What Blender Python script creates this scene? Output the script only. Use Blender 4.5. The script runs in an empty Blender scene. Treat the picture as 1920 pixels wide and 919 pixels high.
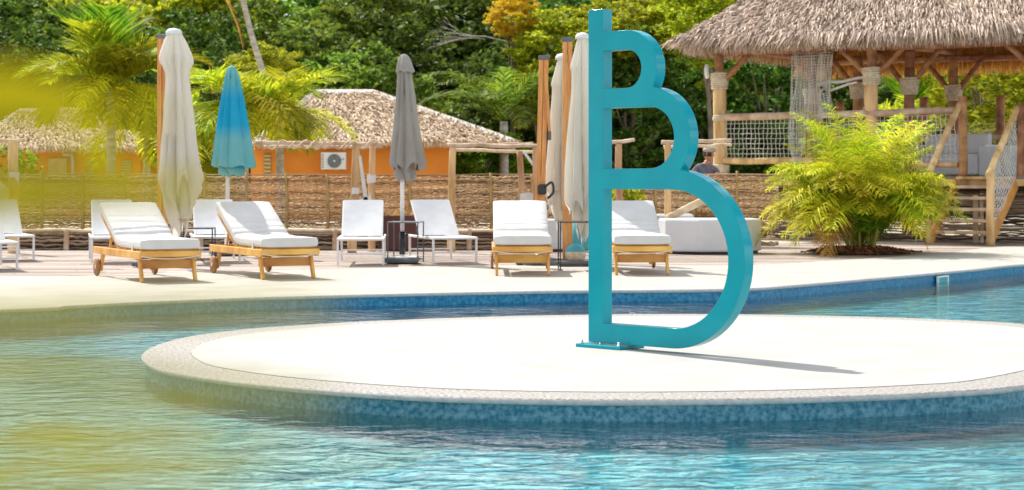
import bpy, math, random
import numpy as np
from mathutils import Vector, Matrix, noise as mnoise
R = math.radians
sc = bpy.context.scene
COL = sc.collection
PI = math.pi

# ------------------------------------------------------------------ camera
F = 3500.0; HOR = 330.0; CAMH = 1.2
cd = bpy.data.cameras.new('camera'); cam = bpy.data.objects.new('camera', cd); COL.objects.link(cam)
cam.location = (0, 0, CAMH); cam.rotation_euler = (R(90), 0, 0)
cd.sensor_width = 36; cd.lens = F / 1920 * 36
cd.shift_y = -(459.5 - HOR) / 1920
cd.clip_end = 2000; cd.clip_start = 0.05
cd.dof.use_dof = True; cd.dof.focus_distance = 14.5; cd.dof.aperture_fstop = 4.4
sc.camera = cam

# ------------------------------------------------------------------ light
SUN_ELEV = 48.5
sdir = Vector((-0.615, 0.79, 0)).normalized()          # towards the sun, on the ground
wd = bpy.data.worlds.new('World'); sc.world = wd; wd.use_nodes = True
nt = wd.node_tree; nt.nodes.clear()
sky = nt.nodes.new('ShaderNodeTexSky'); sky.sky_type = 'NISHITA'; sky.sun_disc = False
sky.sun_elevation = R(SUN_ELEV); sky.sun_rotation = math.atan2(sdir.x, sdir.y)
sky.air_density = 1.0; sky.dust_density = 1.6; sky.ozone_density = .6
bg = nt.nodes.new('ShaderNodeBackground'); bg.inputs[1].default_value = 0.10
wo = nt.nodes.new('ShaderNodeOutputWorld')
tcw = nt.nodes.new('ShaderNodeTexCoord'); mpw = nt.nodes.new('ShaderNodeMapping'); mpw.inputs['Scale'].default_value = (1, 1, 2.6)
cl = nt.nodes.new('ShaderNodeTexNoise'); cl.inputs['Scale'].default_value = 3.2; cl.inputs['Detail'].default_value = 8; cl.inputs['Roughness'].default_value = .55
cr = nt.nodes.new('ShaderNodeValToRGB'); cr.color_ramp.elements[0].position = .46; cr.color_ramp.elements[1].position = .60
cm = nt.nodes.new('ShaderNodeMix'); cm.data_type = 'RGBA'; cm.inputs[7].default_value = (12.0, 11.8, 11.5, 1)      # fair-weather clouds
nt.links.new(tcw.outputs['Generated'], mpw.inputs[0]); nt.links.new(mpw.outputs[0], cl.inputs[0]); nt.links.new(cl.outputs[0], cr.inputs[0])
nt.links.new(cr.outputs[0], cm.inputs[0]); nt.links.new(sky.outputs[0], cm.inputs[6]); nt.links.new(cm.outputs[2], bg.inputs[0]); nt.links.new(bg.outputs[0], wo.inputs[0])
sl = bpy.data.lights.new('sun', 'SUN'); sl.energy = 4.3; sl.angle = R(0.5); sl.color = (1.0, 0.96, 0.89)
so = bpy.data.objects.new('sun', sl); COL.objects.link(so)
sv = Vector((sdir.x * math.cos(R(SUN_ELEV)), sdir.y * math.cos(R(SUN_ELEV)), math.sin(R(SUN_ELEV))))
so.rotation_euler = sv.to_track_quat('Z', 'Y').to_euler(); so.location = (-8, 10, 20)
sc.view_settings.view_transform = 'Standard'; sc.view_settings.look = 'None'
sc.view_settings.gamma = 1.0; sc.view_settings.exposure = 0.60

# ------------------------------------------------------------------ materials
def srgb(h):
    h = h.lstrip('#'); c = [int(h[i:i+2], 16) / 255 for i in (0, 2, 4)]
    return tuple(x / 12.92 if x <= .04045 else ((x + .055) / 1.055) ** 2.4 for x in c)
def mul(c, k): return tuple(min(1, x * k) for x in c)
def ramp(n, stops):
    while len(n.color_ramp.elements) < len(stops): n.color_ramp.elements.new(.5)
    for e, (p, c) in zip(n.color_ramp.elements, stops):
        e.position = p; e.color = (c[0], c[1], c[2], 1)
def mat(name, c1, c2=None, scale=6, rough=.6, bump=0, bscale=None, island=0, objr=0, detail=5, stretch=(1, 1, 1),
        coord='Object', trans=0, spec=.5, metal=0, bdist=.01, coat=0, pts=(.35, .65)):
    m = bpy.data.materials.new(name); m.use_nodes = True; t = m.node_tree; N = t.nodes; L = t.links
    b = N['Principled BSDF']; out = N['Material Output']
    tc = N.new('ShaderNodeTexCoord'); mp = N.new('ShaderNodeMapping'); mp.inputs['Scale'].default_value = stretch
    L.new(tc.outputs[coord], mp.inputs[0])
    c2 = c2 or c1
    nz = N.new('ShaderNodeTexNoise'); nz.inputs['Scale'].default_value = scale; nz.inputs['Detail'].default_value = detail
    L.new(mp.outputs[0], nz.inputs[0])
    rp = N.new('ShaderNodeValToRGB'); ramp(rp, [(pts[0], c1), (pts[1], c2)])
    fac = nz.outputs[0]
    if island:
        g = N.new('ShaderNodeNewGeometry'); mx = N.new('ShaderNodeMix'); mx.inputs[0].default_value = island
        L.new(fac, mx.inputs[2]); L.new(g.outputs['Random Per Island'], mx.inputs[3]); fac = mx.outputs[0]
    L.new(fac, rp.inputs[0]); col = rp.outputs[0]
    if objr:
        oi = N.new('ShaderNodeObjectInfo'); hs = N.new('ShaderNodeHueSaturation')
        ma = N.new('ShaderNodeMapRange'); ma.inputs[3].default_value = 1 - objr; ma.inputs[4].default_value = 1 + objr
        L.new(oi.outputs['Random'], ma.inputs[0]); L.new(ma.outputs[0], hs.inputs['Value']); L.new(col, hs.inputs['Color'])
        mb_ = N.new('ShaderNodeMapRange'); mb_.inputs[3].default_value = .5 - objr * .08; mb_.inputs[4].default_value = .5 + objr * .08
        L.new(oi.outputs['Random'], mb_.inputs[0]); L.new(mb_.outputs[0], hs.inputs['Hue'])
        col = hs.outputs[0]
    L.new(col, b.inputs['Base Color'])
    b.inputs['Roughness'].default_value = rough; b.inputs['Metallic'].default_value = metal
    b.inputs['Specular IOR Level'].default_value = spec; b.inputs['Coat Weight'].default_value = coat
    if bump:
        bn = N.new('ShaderNodeTexNoise'); bn.inputs['Scale'].default_value = bscale or scale * 4; bn.inputs['Detail'].default_value = 6
        L.new(mp.outputs[0], bn.inputs[0]); bp = N.new('ShaderNodeBump'); bp.inputs['Strength'].default_value = bump
        bp.inputs['Distance'].default_value = bdist; L.new(bn.outputs[0], bp.inputs['Height']); L.new(bp.outputs[0], b.inputs['Normal'])
    if trans:
        tr = N.new('ShaderNodeBsdfTranslucent'); ms = N.new('ShaderNodeMixShader'); ms.inputs[0].default_value = trans
        L.new(col, tr.inputs[0]); L.new(b.outputs[0], ms.inputs[1]); L.new(tr.outputs[0], ms.inputs[2]); L.new(ms.outputs[0], out.inputs[0])
    return m
M = {}
M['teal_paint'] = mat('teal_paint', (0.0, .31, .38), (0.0, .36, .43), 3, rough=.12, coat=.0, spec=.28, bump=.12, bscale=5, bdist=.008)
M['steel'] = mat('steel', (.7, .7, .72), rough=.25, metal=1)
M['deck_pale'] = mat('deck_pale', (.37, .35, .305), (.45, .43, .38), 1.7, rough=.85, bump=.25, bscale=90, bdist=.003)
M['island_white'] = mat('island_white', (.37, .36, .335), (.43, .42, .39), 2.3, rough=.85, bump=.3, bscale=120, bdist=.003, detail=8)
M['terrazzo'] = mat('terrazzo', (.15, .145, .135), (.42, .39, .355), 48, rough=.7, bump=.2, bscale=90, bdist=.002, detail=3, pts=(.36, .6))
M['nosing'] = mat('nosing', (.38, .37, .38), (.5, .48, .47), 30, rough=.5)
M['mosaic_blue'] = mat('mosaic_blue', (.0, .13, .29), (.05, .26, .42), 26, rough=.25, detail=9, pts=(.38, .66), bump=.2, bscale=60, bdist=.003)
M['mosaic'] = mat('mosaic', (.0, .12, .20), (.14, .29, .36), 34, rough=.25, detail=9, pts=(.38, .66), bump=.2, bscale=60, bdist=.003)
M['pool_teal'] = mat('pool_teal', (.18, .50, .57), (.66, .82, .82), 3.0, rough=.5, detail=7)
M['pool_pale'] = mat('pool_pale', (.40, .52, .44), (.62, .68, .60), 2.2, rough=.5, detail=7)
M['teak'] = mat('teak', (.56, .25, .04), (.82, .45, .11), 3, rough=.55, stretch=(1, 1, 1), bump=.15, bscale=30, objr=.12, bdist=.004, detail=8)
M['rope_line'] = mat('rope_line', (.7, .6, .45), rough=.8)
M['wheel_wood'] = mat('wheel_wood', (.26, .11, .03), (.40, .2, .06), 12, rough=.6)
M['cushion'] = mat('cushion', (.62, .61, .585), (.68, .67, .65), 4, rough=.9, bump=.2, bscale=14, bdist=.01)
M['sling'] = mat('sling', (.60, .62, .65), (.66, .68, .70), 8, rough=.7, bump=.1, bscale=200, bdist=.001)
M['white_metal'] = mat('white_metal', (.78, .78, .78), rough=.35)
M['black_metal'] = mat('black_metal', (.02, .022, .026), (.035, .035, .04), rough=.4)
M['grey_metal'] = mat('grey_metal', (.09, .10, .11), (.15, .16, .17), rough=.4)
M['cream_cloth'] = mat('cream_cloth', (.76, .73, .66), (.86, .835, .77), 2.4, rough=.9, bump=.6, bscale=10, trans=.5, bdist=.04, stretch=(1, 1, .3))
M['grey_cloth'] = mat('grey_cloth', (.34, .315, .285), (.44, .41, .375), 4, rough=.9, bump=.6, bscale=12, trans=.2, bdist=.04, stretch=(1, 1, .3))
M['white_cloth'] = mat('white_cloth', (.72, .72, .72), (.8, .8, .78), 5, rough=.9, bump=.2, trans=.25)
M['orange_wall'] = mat('orange_wall', (.72, .23, .022), (.85, .31, .04), .8, rough=.85, bump=.1, bscale=60, detail=8)
M['shutter'] = mat('shutter', (.50, .36, .11), (.62, .45, .15), 10, rough=.6)
M['grey_plastic'] = mat('grey_plastic', (.5, .52, .53), rough=.5)
M['ac_white'] = mat('ac_white', (.74, .74, .72), rough=.4)
M['thatch_dark'] = mat('thatch_dark', (.10, .06, .035), (.2, .13, .08), 20, rough=.95)
M['thatch'] = mat('thatch', (.17, .11, .075), (.92, .74, .60), 10, rough=.85, island=.85, trans=.12, pts=(.05, .9), spec=.3)
M['thatch_gold'] = mat('thatch_gold', (.46, .22, .05), (.95, .58, .18), 10, rough=.85, island=.85, trans=.5, pts=(.05, .9), spec=.3)
M['thatch_far'] = mat('thatch_far', (.40, .27, .17), (.95, .76, .56), 3, rough=.9, island=.8, pts=(.05, .9), spec=.2)
M['thatch_cap'] = mat('thatch_cap', (.5, .44, .38), (.86, .80, .74), 3, rough=.9, island=.8, pts=(.05, .9), spec=.2)
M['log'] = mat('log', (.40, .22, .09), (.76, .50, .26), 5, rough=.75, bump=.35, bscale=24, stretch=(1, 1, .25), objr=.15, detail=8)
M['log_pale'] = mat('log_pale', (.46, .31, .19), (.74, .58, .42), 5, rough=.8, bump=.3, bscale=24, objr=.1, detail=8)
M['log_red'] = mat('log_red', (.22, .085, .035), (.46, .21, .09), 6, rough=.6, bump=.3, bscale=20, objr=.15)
M['umbrella_wood'] = mat('umbrella_wood', (.58, .24, .06), (.78, .38, .12), 6, rough=.45, stretch=(6, 6, .5), detail=7)
M['wrap_rope'] = mat('wrap_rope', (.56, .46, .33), (.76, .66, .50), 20, rough=.9, bump=.3)
M['net'] = mat('net', (.68, .66, .60), (.8, .78, .72), 10, rough=.9)
M['stick'] = mat('stick', (.20, .11, .05), (.82, .59, .35), 4, rough=.85, island=.75, pts=(.1, .9), spec=.3)
M['stick_dark'] = mat('stick_dark', (.08, .045, .03), (.50, .37, .26), 4, rough=.85, island=.8, pts=(.1, .95), spec=.3)
M['stake'] = mat('stake', (.36, .22, .07), (.55, .38, .15), 6, rough=.8)
M['plank_grey'] = mat('plank_grey', (.22, .17, .14), (.45, .37, .31), 2.5, rough=.8, island=.55, stretch=(.25, 3, 1), detail=9, bump=.15, bscale=20)
M['brown_planter'] = mat('brown_planter', (.075, .022, .02), (.11, .035, .03), 2, rough=.6)
M['soil'] = mat('soil', (.05, .03, .02), (.12, .075, .045), 20, rough=1, bump=.8)
M['mulch'] = mat('mulch', (.13, .04, .015), (.42, .16, .06), 5, rough=.95, island=.8, pts=(.05, .95))
M['rock'] = mat('rock', (.10, .10, .095), (.36, .34, .30), 9, rough=.9, bump=.6)
M['sand'] = mat('sand', (.42, .36, .27), (.55, .48, .36), .9, rough=.95, bump=.3, detail=8)
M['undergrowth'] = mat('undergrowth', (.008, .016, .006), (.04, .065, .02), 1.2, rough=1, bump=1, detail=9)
M['leather'] = mat('white_vinyl', (.64, .65, .67), (.70, .71, .72), 3, rough=.45, bump=.05)
M['pouf_teal'] = mat('pouf_teal', (.06, .33, .40), (.12, .45, .50), 4, rough=.8)
M['skin'] = mat('skin', (.42, .20, .12), (.50, .26, .17), 10, rough=.55)
M['shirt'] = mat('shirt', (.10, .10, .13), (.16, .155, .19), 12, rough=.9)
M['trousers'] = mat('trousers', (.42, .40, .36), (.5, .47, .42), 9, rough=.9)
M['cap'] = mat('cap_cloth', (.36, .31, .27), (.45, .40, .36), 9, rough=.9)
M['hair'] = mat('hair', (.02, .012, .008), (.04, .025, .018), 30, rough=.7)
M['bark'] = mat('bark', (.12, .09, .06), (.36, .29, .21), 5, rough=.9, bump=.5, bscale=14, stretch=(1, 1, .3))
M['bark_pale'] = mat('bark_pale', (.36, .32, .27), (.62, .57, .50), 5, rough=.85, bump=.4, bscale=14, stretch=(1, 1, 3))
def leafm(n, c1, c2, tr=.35, ob=.25): return mat(n, c1, c2, 3, rough=.6, island=.7, objr=ob, trans=tr, pts=(.15, .85), spec=.25)
M['leaf_dark'] = leafm('leaf_dark', (.014, .05, .006), (.19, .30, .035), .4)
M['leaf_mid'] = leafm('leaf_mid', (.024, .08, .008), (.34, .46, .05), .45)
M['leaf_yellow'] = leafm('leaf_yellow', (.12, .18, .006), (.70, .72, .035), .5, .15)
M['leaf_orange'] = leafm('leaf_orange', (.46, .32, .01), (.95, .70, .04), .45, .1)
M['palm_green'] = leafm('palm_green', (.05, .17, .010), (.40, .58, .03), .45, .2)
M['palm_gold'] = leafm('palm_gold', (.40, .42, .008), (.95, .88, .05), .5, .2)
M['palm_lime'] = leafm('palm_lime', (.16, .27, .008), (.74, .72, .04), .5, .35)
M['palm_dead'] = leafm('palm_dead', (.40, .22, .05), (.70, .42, .12), .3, .1)
M['stem_gold'] = mat('stem_gold', (.35, .32, .06), (.5, .45, .1), 6, rough=.5)
M['fore_leaf'] = mat('fore_leaf', (.30, .27, .0), (.42, .36, .002), 4, rough=.6, trans=.45, spec=.3)

def blue_gradient():
    m = mat('blue_cloth', (.02, .40, .66), rough=.9, trans=.2); t = m.node_tree; N = t.nodes; L = t.links
    tc = N.new('ShaderNodeTexCoord'); sx = N.new('ShaderNodeSeparateXYZ'); L.new(tc.outputs['Generated'], sx.inputs[0])
    rp = N.new('ShaderNodeValToRGB')
    ramp(rp, [(.0, (.16, .50, .52)), (.28, (.18, .52, .56)), (.42, (.01, .42, .66)), (.68, (.01, .40, .64)), (.86, (.14, .48, .52)), (1, (.2, .5, .5))])
    L.new(sx.outputs[2], rp.inputs[0])
    for n in N:
        if n.type == 'BSDF_PRINCIPLED': L.new(rp.outputs[0], n.inputs['Base Color'])
        if n.type == 'BSDF_TRANSLUCENT': L.new(rp.outputs[0], n.inputs[0])
    return m
M['blue_cloth'] = blue_gradient()      # the canopy is printed in two blues

def water_mat():
    m = bpy.data.materials.new('water'); m.use_nodes = True; t = m.node_tree; N = t.nodes; L = t.links; N.clear()
    out = N.new('ShaderNodeOutputMaterial'); tc = N.new('ShaderNodeTexCoord')
    def nz(sx, sy, sc_, det, dist=0):
        mp = N.new('ShaderNodeMapping'); mp.inputs['Scale'].default_value = (sx, sy, 1); L.new(tc.outputs['Object'], mp.inputs[0])
        n = N.new('ShaderNodeTexNoise'); n.inputs['Scale'].default_value = sc_; n.inputs['Detail'].default_value = det
        n.inputs['Distortion'].default_value = dist; L.new(mp.outputs[0], n.inputs[0]); return n.outputs[0]
    a = nz(.8, 1.3, 4.2, 3, .8); b = nz(.7, 1.2, 15, 3, .5)
    calm = nz(.7, 1, .8, 3)
    mr = N.new('ShaderNodeMapRange'); mr.inputs[1].default_value = .38; mr.inputs[2].default_value = .62
    mr.inputs[3].default_value = .22; mr.inputs[4].default_value = 1.0; L.new(calm, mr.inputs[0])
    b1 = N.new('ShaderNodeBump'); b1.inputs['Distance'].default_value = .042; L.new(a, b1.inputs['Height']); L.new(mr.outputs[0], b1.inputs['Strength'])
    b2 = N.new('ShaderNodeBump'); b2.inputs['Distance'].default_value = .004; L.new(b, b2.inputs['Height']); L.new(b1.outputs[0], b2.inputs['Normal'])
    L.new(mr.outputs[0], b2.inputs['Strength'])
    fr = N.new('ShaderNodeFresnel'); fr.inputs['IOR'].default_value = 1.5; L.new(b2.outputs[0], fr.inputs['Normal'])
    tr = N.new('ShaderNodeBsdfTransparent'); tr.inputs[0].default_value = (.66, .95, .98, 1)
    gl = N.new('ShaderNodeBsdfGlossy'); gl.inputs['Roughness'].default_value = .03; L.new(b2.outputs[0], gl.inputs['Normal'])
    mx = N.new('ShaderNodeMixShader'); L.new(fr.outputs[0], mx.inputs[0]); L.new(tr.outputs[0], mx.inputs[1]); L.new(gl.outputs[0], mx.inputs[2])
    L.new(mx.outputs[0], out.inputs[0]); return m
M['water'] = water_mat()

# ------------------------------------------------------------------ helpers
def Dof(y, z=0.0): return F * (CAMH - z) / (y - HOR)
def G(px, y, z=0.0):
    d = Dof(y, z); return Vector(((px - 960) * d / F, d, z))
def P(px, y, d): return Vector(((px - 960) * d / F, d, CAMH + (HOR - y) * d / F))
def XW(px, d): return (px - 960) * d / F
def ZW(y, d): return CAMH + (HOR - y) * d / F

def tagp(o, label=None, cat=None, group=None, kind=None):
    if label: o['label'] = label
    if cat: o['category'] = cat
    if group: o['group'] = group
    if kind: o['kind'] = kind
    return o
def thing(name, label, cat, loc=(0, 0, 0), rz=0, group=None):
    o = bpy.data.objects.new(name, None); COL.objects.link(o); o.location = loc; o.rotation_euler = (0, 0, rz)
    o.empty_display_size = .2
    return tagp(o, label, cat, group)
def link(name, me, parent=None, loc=(0, 0, 0), rot=(0, 0, 0), scale=None):
    o = bpy.data.objects.new(name, me); COL.objects.link(o)
    if parent is not None: o.parent = parent
    o.location = loc; o.rotation_euler = rot
    if scale: o.scale = scale
    return o
def copy_tree(o, parent=None):
    c = o.copy(); COL.objects.link(c)
    if parent is not None: c.parent = parent
    for ch in [x for x in KIDS.get(o.name, [])]: copy_tree(ch, c)
    return c
KIDS = {}
def kids_index(o):
    KIDS[o.name] = list(o.children)
    for c in o.children: kids_index(c)

class MB:
    def __init__(s): s.v = []; s.f = []; s.sm = []
    def add(s, vs, fs, smooth=False):
        n = len(s.v); s.v += [tuple(v) for v in vs]; s.f += [tuple(i + n for i in f) for f in fs]; s.sm += [smooth] * len(fs); return s
    def box(s, c, size, rot=None, bev=0):
        x, y, z = [k / 2 for k in size]; c = Vector(c)
        if bev:
            b = min(bev, x * .9, y * .9, z * .9)
            bm_v = []
            for sx in (-1, 1):
                for sy in (-1, 1):
                    for sz in (-1, 1):
                        bm_v += [(sx * x, sy * (y - b), sz * (z - b)), (sx * (x - b), sy * y, sz * (z - b)), (sx * (x - b), sy * (y - b), sz * z)]
            def ix(sx, sy, sz, k): return ((sx > 0) * 4 + (sy > 0) * 2 + (sz > 0)) * 3 + k
            fs = []
            for sx in (-1, 1):
                f = [ix(sx, -1, -1, 0), ix(sx, 1, -1, 0), ix(sx, 1, 1, 0), ix(sx, -1, 1, 0)]; fs.append(f if sx > 0 else f[::-1])
            for sy in (-1, 1):
                f = [ix(-1, sy, -1, 1), ix(-1, sy, 1, 1), ix(1, sy, 1, 1), ix(1, sy, -1, 1)]; fs.append(f if sy > 0 else f[::-1])
            for sz in (-1, 1):
                f = [ix(-1, -1, sz, 2), ix(1, -1, sz, 2), ix(1, 1, sz, 2), ix(-1, 1, sz, 2)]; fs.append(f if sz > 0 else f[::-1])
            for sy in (-1, 1):
                for sz in (-1, 1):
                    f = [ix(-1, sy, sz, 1), ix(1, sy, sz, 1), ix(1, sy, sz, 2), ix(-1, sy, sz, 2)]; fs.append(f if sy * sz < 0 else f[::-1])
            for sx in (-1, 1):
                for sz in (-1, 1):
                    f = [ix(sx, -1, sz, 0), ix(sx, 1, sz, 0), ix(sx, 1, sz, 2), ix(sx, -1, sz, 2)]; fs.append(f if sx * sz > 0 else f[::-1])
            for sx in (-1, 1):
                for sy in (-1, 1):
                    f = [ix(sx, sy, -1, 0), ix(sx, sy, 1, 0), ix(sx, sy, 1, 1), ix(sx, sy, -1, 1)]; fs.append(f if sx * sy < 0 else f[::-1])
            for sx in (-1, 1):
                for sy in (-1, 1):
                    for sz in (-1, 1):
                        f = [ix(sx, sy, sz, 0), ix(sx, sy, sz, 1), ix(sx, sy, sz, 2)]; fs.append(f if sx * sy * sz > 0 else f[::-1])
            vs = [Vector(v) for v in bm_v]
        else:
            vs = [Vector((a, b, d)) for a in (-x, x) for b in (-y, y) for d in (-z, z)]
            fs = [(0, 1, 3, 2), (4, 6, 7, 5), (0, 4, 5, 1), (2, 3, 7, 6), (0, 2, 6, 4), (1, 5, 7, 3)]
        if rot is not None: vs = [rot @ v for v in vs]
        return s.add([v + c for v in vs], fs)
    def beam(s, a, b, w, h=None, bev=0, up=(0, 0, 1)):
        a = Vector(a); b = Vector(b); h = h or w; d = b - a; L = d.length; d.normalize()
        u = Vector(up)
        if abs(d.dot(u)) > .98: u = Vector((0, 1, 0))
        x = d.cross(u).normalized(); z = x.cross(d).normalized()
        rot = Matrix((x, d, z)).transposed()
        return s.box((a + b) / 2, (w, L, h), rot, bev)
    def tube(s, pts, r, n=8, caps=True, smooth=True, jitter=0, rng=None):
        pts = [Vector(p) for p in pts]; k = len(pts)
        if not hasattr(r, '__len__'): r = [r] * k
        vs = []; prev = None
        for i, p in enumerate(pts):
            t = (pts[min(i + 1, k - 1)] - pts[max(i - 1, 0)]).normalized()
            if prev is None:
                a = Vector((0, 0, 1)) if abs(t.z) < .9 else Vector((1, 0, 0)); x = t.cross(a).normalized()
            else:
                x = (prev - t * prev.dot(t)).normalized()
            prev = x; y = t.cross(x)
            for j in range(n):
                an = 2 * PI * j / n; rr = r[i] * (1 + (rng.uniform(-jitter, jitter) if rng else 0))
                vs.append(p + x * math.cos(an) * rr + y * math.sin(an) * rr)
        fs = [(i * n + j, i * n + (j + 1) % n, (i + 1) * n + (j + 1) % n, (i + 1) * n + j) for i in range(k - 1) for j in range(n)]
        s.add(vs, fs, smooth)
        if caps:
            m = len(s.v) - len(vs)
            s.f += [tuple(m + j for j in reversed(range(n))), tuple(m + (k - 1) * n + j for j in range(n))]; s.sm += [False, False]
        return s
    def lathe(s, prof, n=20, c=(0, 0, 0), smooth=True, cap=True):
        c = Vector(c); vs = [c + Vector((r * math.cos(2 * PI * j / n), r * math.sin(2 * PI * j / n), z)) for r, z in prof for j in range(n)]
        fs = [(i * n + j, i * n + (j + 1) % n, (i + 1) * n + (j + 1) % n, (i + 1) * n + j) for i in range(len(prof) - 1) for j in range(n)]
        s.add(vs, fs, smooth)
        if cap:
            m = len(s.v) - len(vs); s.f += [tuple(m + j for j in reversed(range(n))), tuple(m + (len(prof) - 1) * n + j for j in range(n))]; s.sm += [False, False]
        return s
    def prism(s, poly, z0, z1, smooth_side=False):
        n = len(poly); vs = [(p[0], p[1], z0) for p in poly] + [(p[0], p[1], z1) for p in poly]
        s.add(vs, [tuple(reversed(range(n))), tuple(range(n, 2 * n))])
        s.add(vs, [(i, (i + 1) % n, n + (i + 1) % n, n + i) for i in range(n)], smooth_side); return s
    def mesh(s, name, m, origin=None):
        me = bpy.data.meshes.new(name); v = s.v
        if origin is not None: v = [(a - origin[0], b - origin[1], c - origin[2]) for a, b, c in v]
        me.from_pydata(v, [], s.f); me.polygons.foreach_set('use_smooth', s.sm); me.materials.append(m); me.update(); return me
    def build(s, name, m, parent=None, ws=False, **kw):
        o = parent.location if (ws and parent is not None) else None
        return link(name, s.mesh(name, m, o), parent, **kw)
def quads_mesh(name, V, m, smooth=False):
    V = np.asarray(V, dtype=np.float32); n, k = V.shape[0], V.shape[1]
    me = bpy.data.meshes.new(name); me.vertices.add(n * k); me.loops.add(n * k); me.polygons.add(n)
    me.vertices.foreach_set('co', V.reshape(-1)); me.loops.foreach_set('vertex_index', np.arange(n * k, dtype=np.int32))
    me.polygons.foreach_set('loop_start', np.arange(0, n * k, k, dtype=np.int32)); me.polygons.foreach_set('loop_total', np.full(n, k, dtype=np.int32))
    me.materials.append(m); me.update(calc_edges=True); return me
def smooth_curve(pts, sub=8, closed=False):
    out = []; n = len(pts); pts = [Vector(p) for p in pts]
    for i in range(n if closed else n - 1):
        p0 = pts[(i - 1) % n] if closed else pts[max(i - 1, 0)]; p1 = pts[i]; p2 = pts[(i + 1) % n]
        p3 = pts[(i + 2) % n] if closed else pts[min(i + 2, n - 1)]
        for k in range(sub):
            t = k / sub; out.append(.5 * ((2 * p1) + (-p0 + p2) * t + (2 * p0 - 5 * p1 + 4 * p2 - p3) * t * t + (-p0 + 3 * p1 - 3 * p2 + p3) * t ** 3))
    if not closed: out.append(pts[-1])
    return out
def wobble(a, b, amp, n, rng):
    a = Vector(a); b = Vector(b); out = []
    for i in range(n + 1):
        p = a.lerp(b, i / n)
        if 0 < i < n: p += Vector((rng.uniform(-amp, amp), rng.uniform(-amp, amp), rng.uniform(-amp, amp)))
        out.append(p)
    return smooth_curve(out, 3)
def log(mb, a, b, r0, r1=None, rng=None, amp=.02, n=4, sides=10):
    pts = wobble(a, b, amp, n, rng or random); r1 = r1 or r0; k = len(pts)
    return mb.tube(pts, [r0 + (r1 - r0) * i / (k - 1) for i in range(k)], sides, jitter=.04, rng=rng or random)

# ------------------------------------------------------------------ pool, decks, ground
WZ = -0.125
edge_px = [(0, 580), (130, 573), (265, 566), (480, 557.5), (720, 551), (960, 546), (1100, 544), (1260, 543), (1410, 540), (1490, 534), (1574, 527), (1660, 519.5), (1748, 511.6), (1830, 504), (1920, 495)]
edge = [G(x, y) for x, y in edge_px]
edge = [Vector((-34, 9, 0)), Vector((-16, 12.4, 0)), Vector((-8.5, 14.9, 0))] + edge + [Vector((9.2, 27.4, 0)), Vector((14, 28.6, 0)), Vector((34, 29, 0))]
edge = smooth_curve(edge, 6)
bnd_px = [(0, 520), (250, 513.5), (430, 509), (600, 505), (960, 498), (1250, 498), (1420, 496), (1560, 489), (1700, 479.5), (1800, 471), (1920, 461)]
bnd = [G(x, y) for x, y in bnd_px]
bnd = smooth_curve([Vector((-34, 19, 0)), Vector((-12, 21, 0))] + bnd + [Vector((13, 33.0, 0)), Vector((34, 34, 0))], 6)
def yat(curve, x):
    for a, b in zip(curve, curve[1:]):
        if a.x <= x <= b.x: return a.y + (b.y - a.y) * (x - a.x) / max(1e-9, b.x - a.x)
    return curve[-1].y if x > curve[-1].x else curve[0].y
xs = sorted(set([p.x for p in edge]))
mb = MB(); vs = []; fs = []
for x in xs: vs += [(x, yat(edge, x) , 0), (x, max(yat(bnd, x), yat(edge, x) + .5), 0)]
for i in range(len(xs) - 1): fs.append((2 * i, 2 * i + 2, 2 * i + 3, 2 * i + 1))
mb.add(vs, fs)
n = len(vs); back = [(v[0], v[1], -.016) for v in vs[1::2]]
mb.add(vs[1::2] + back, [(i, i + 1, len(back) + i + 1, len(back) + i) for i in range(len(back) - 1)])
tagp(mb.build('pool_deck', M['deck_pale']), kind='structure')
mb = MB()                                      # coping strip: proud rounded nosing at the lip
lip = [(0, .002), (-.02, -.004), (-.026, -.018), (-.02, -.032), (0, -.036)]
vs = []; fs = []; K = len(lip)
for i, p in enumerate(edge):
    t = (edge[min(i + 1, len(edge) - 1)] - edge[max(i - 1, 0)]).normalized(); nn = Vector((t.y, -t.x, 0))
    for a, z in lip: vs.append((p.x - nn.x * a, p.y - nn.y * a, z))
for i in range(len(edge) - 1):
    for j in range(K - 1): fs.append((i * K + j, i * K + j + 1, (i + 1) * K + j + 1, (i + 1) * K + j))
mb.add(vs, fs, True); tagp(mb.build('deck_edge', M['nosing']), kind='structure')
mb = MB(); vs = []
for p in edge: vs += [(p.x, p.y, -.03), (p.x, p.y, -1.3)]
mb.add(vs, [(2 * i, 2 * i + 1, 2 * i + 3, 2 * i + 2) for i in range(len(edge) - 1)], True)
tagp(mb.build('pool_wall', M['mosaic_blue']), kind='structure')
mb = MB().add([(-34, 4, -.27), (34, 4, -.27), (34, 32, -.27), (-34, 32, -.27)], [(0, 1, 2, 3)])
tagp(mb.build('pool_floor', M['pool_teal']), kind='structure')
# shallow ledge on the left, a slab under the water
ledge = [(-30, 4.6), (-8, 4.6), (-5.0, 6.4), (-3.6, 8.2), (-2.4, 9.6), (-2.6, 11.0), (-3.4, 12.5), (-4.3, 13.6), (-6, 13.8), (-8.5, 13), (-30, 8), (-34, 6)]
ledge = smooth_curve([(a, b, 0) for a, b in ledge[:-1]], 5, True); lc = Vector((-10, 9, 0)); nl = len(ledge)
lo = [p + (p - lc).normalized() * 2.2 for p in ledge]
mb = MB().add([(p.x, p.y, -.18) for p in ledge], [tuple(range(nl))]); mb.add([(p.x, p.y, -.18) for p in ledge] + [(p.x, p.y, -.28) for p in lo], [(i, nl + i, nl + (i + 1) % nl, (i + 1) % nl) for i in range(nl)], True); tagp(mb.build('shallow_ledge', M['pool_pale']), kind='structure')
mb = MB().add([(-34, 4, WZ), (34, 4, WZ), (34, 31, WZ), (-34, 31, WZ)], [(0, 1, 2, 3)])
tagp(mb.build('pool_water', M['water']), kind='structure')
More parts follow.
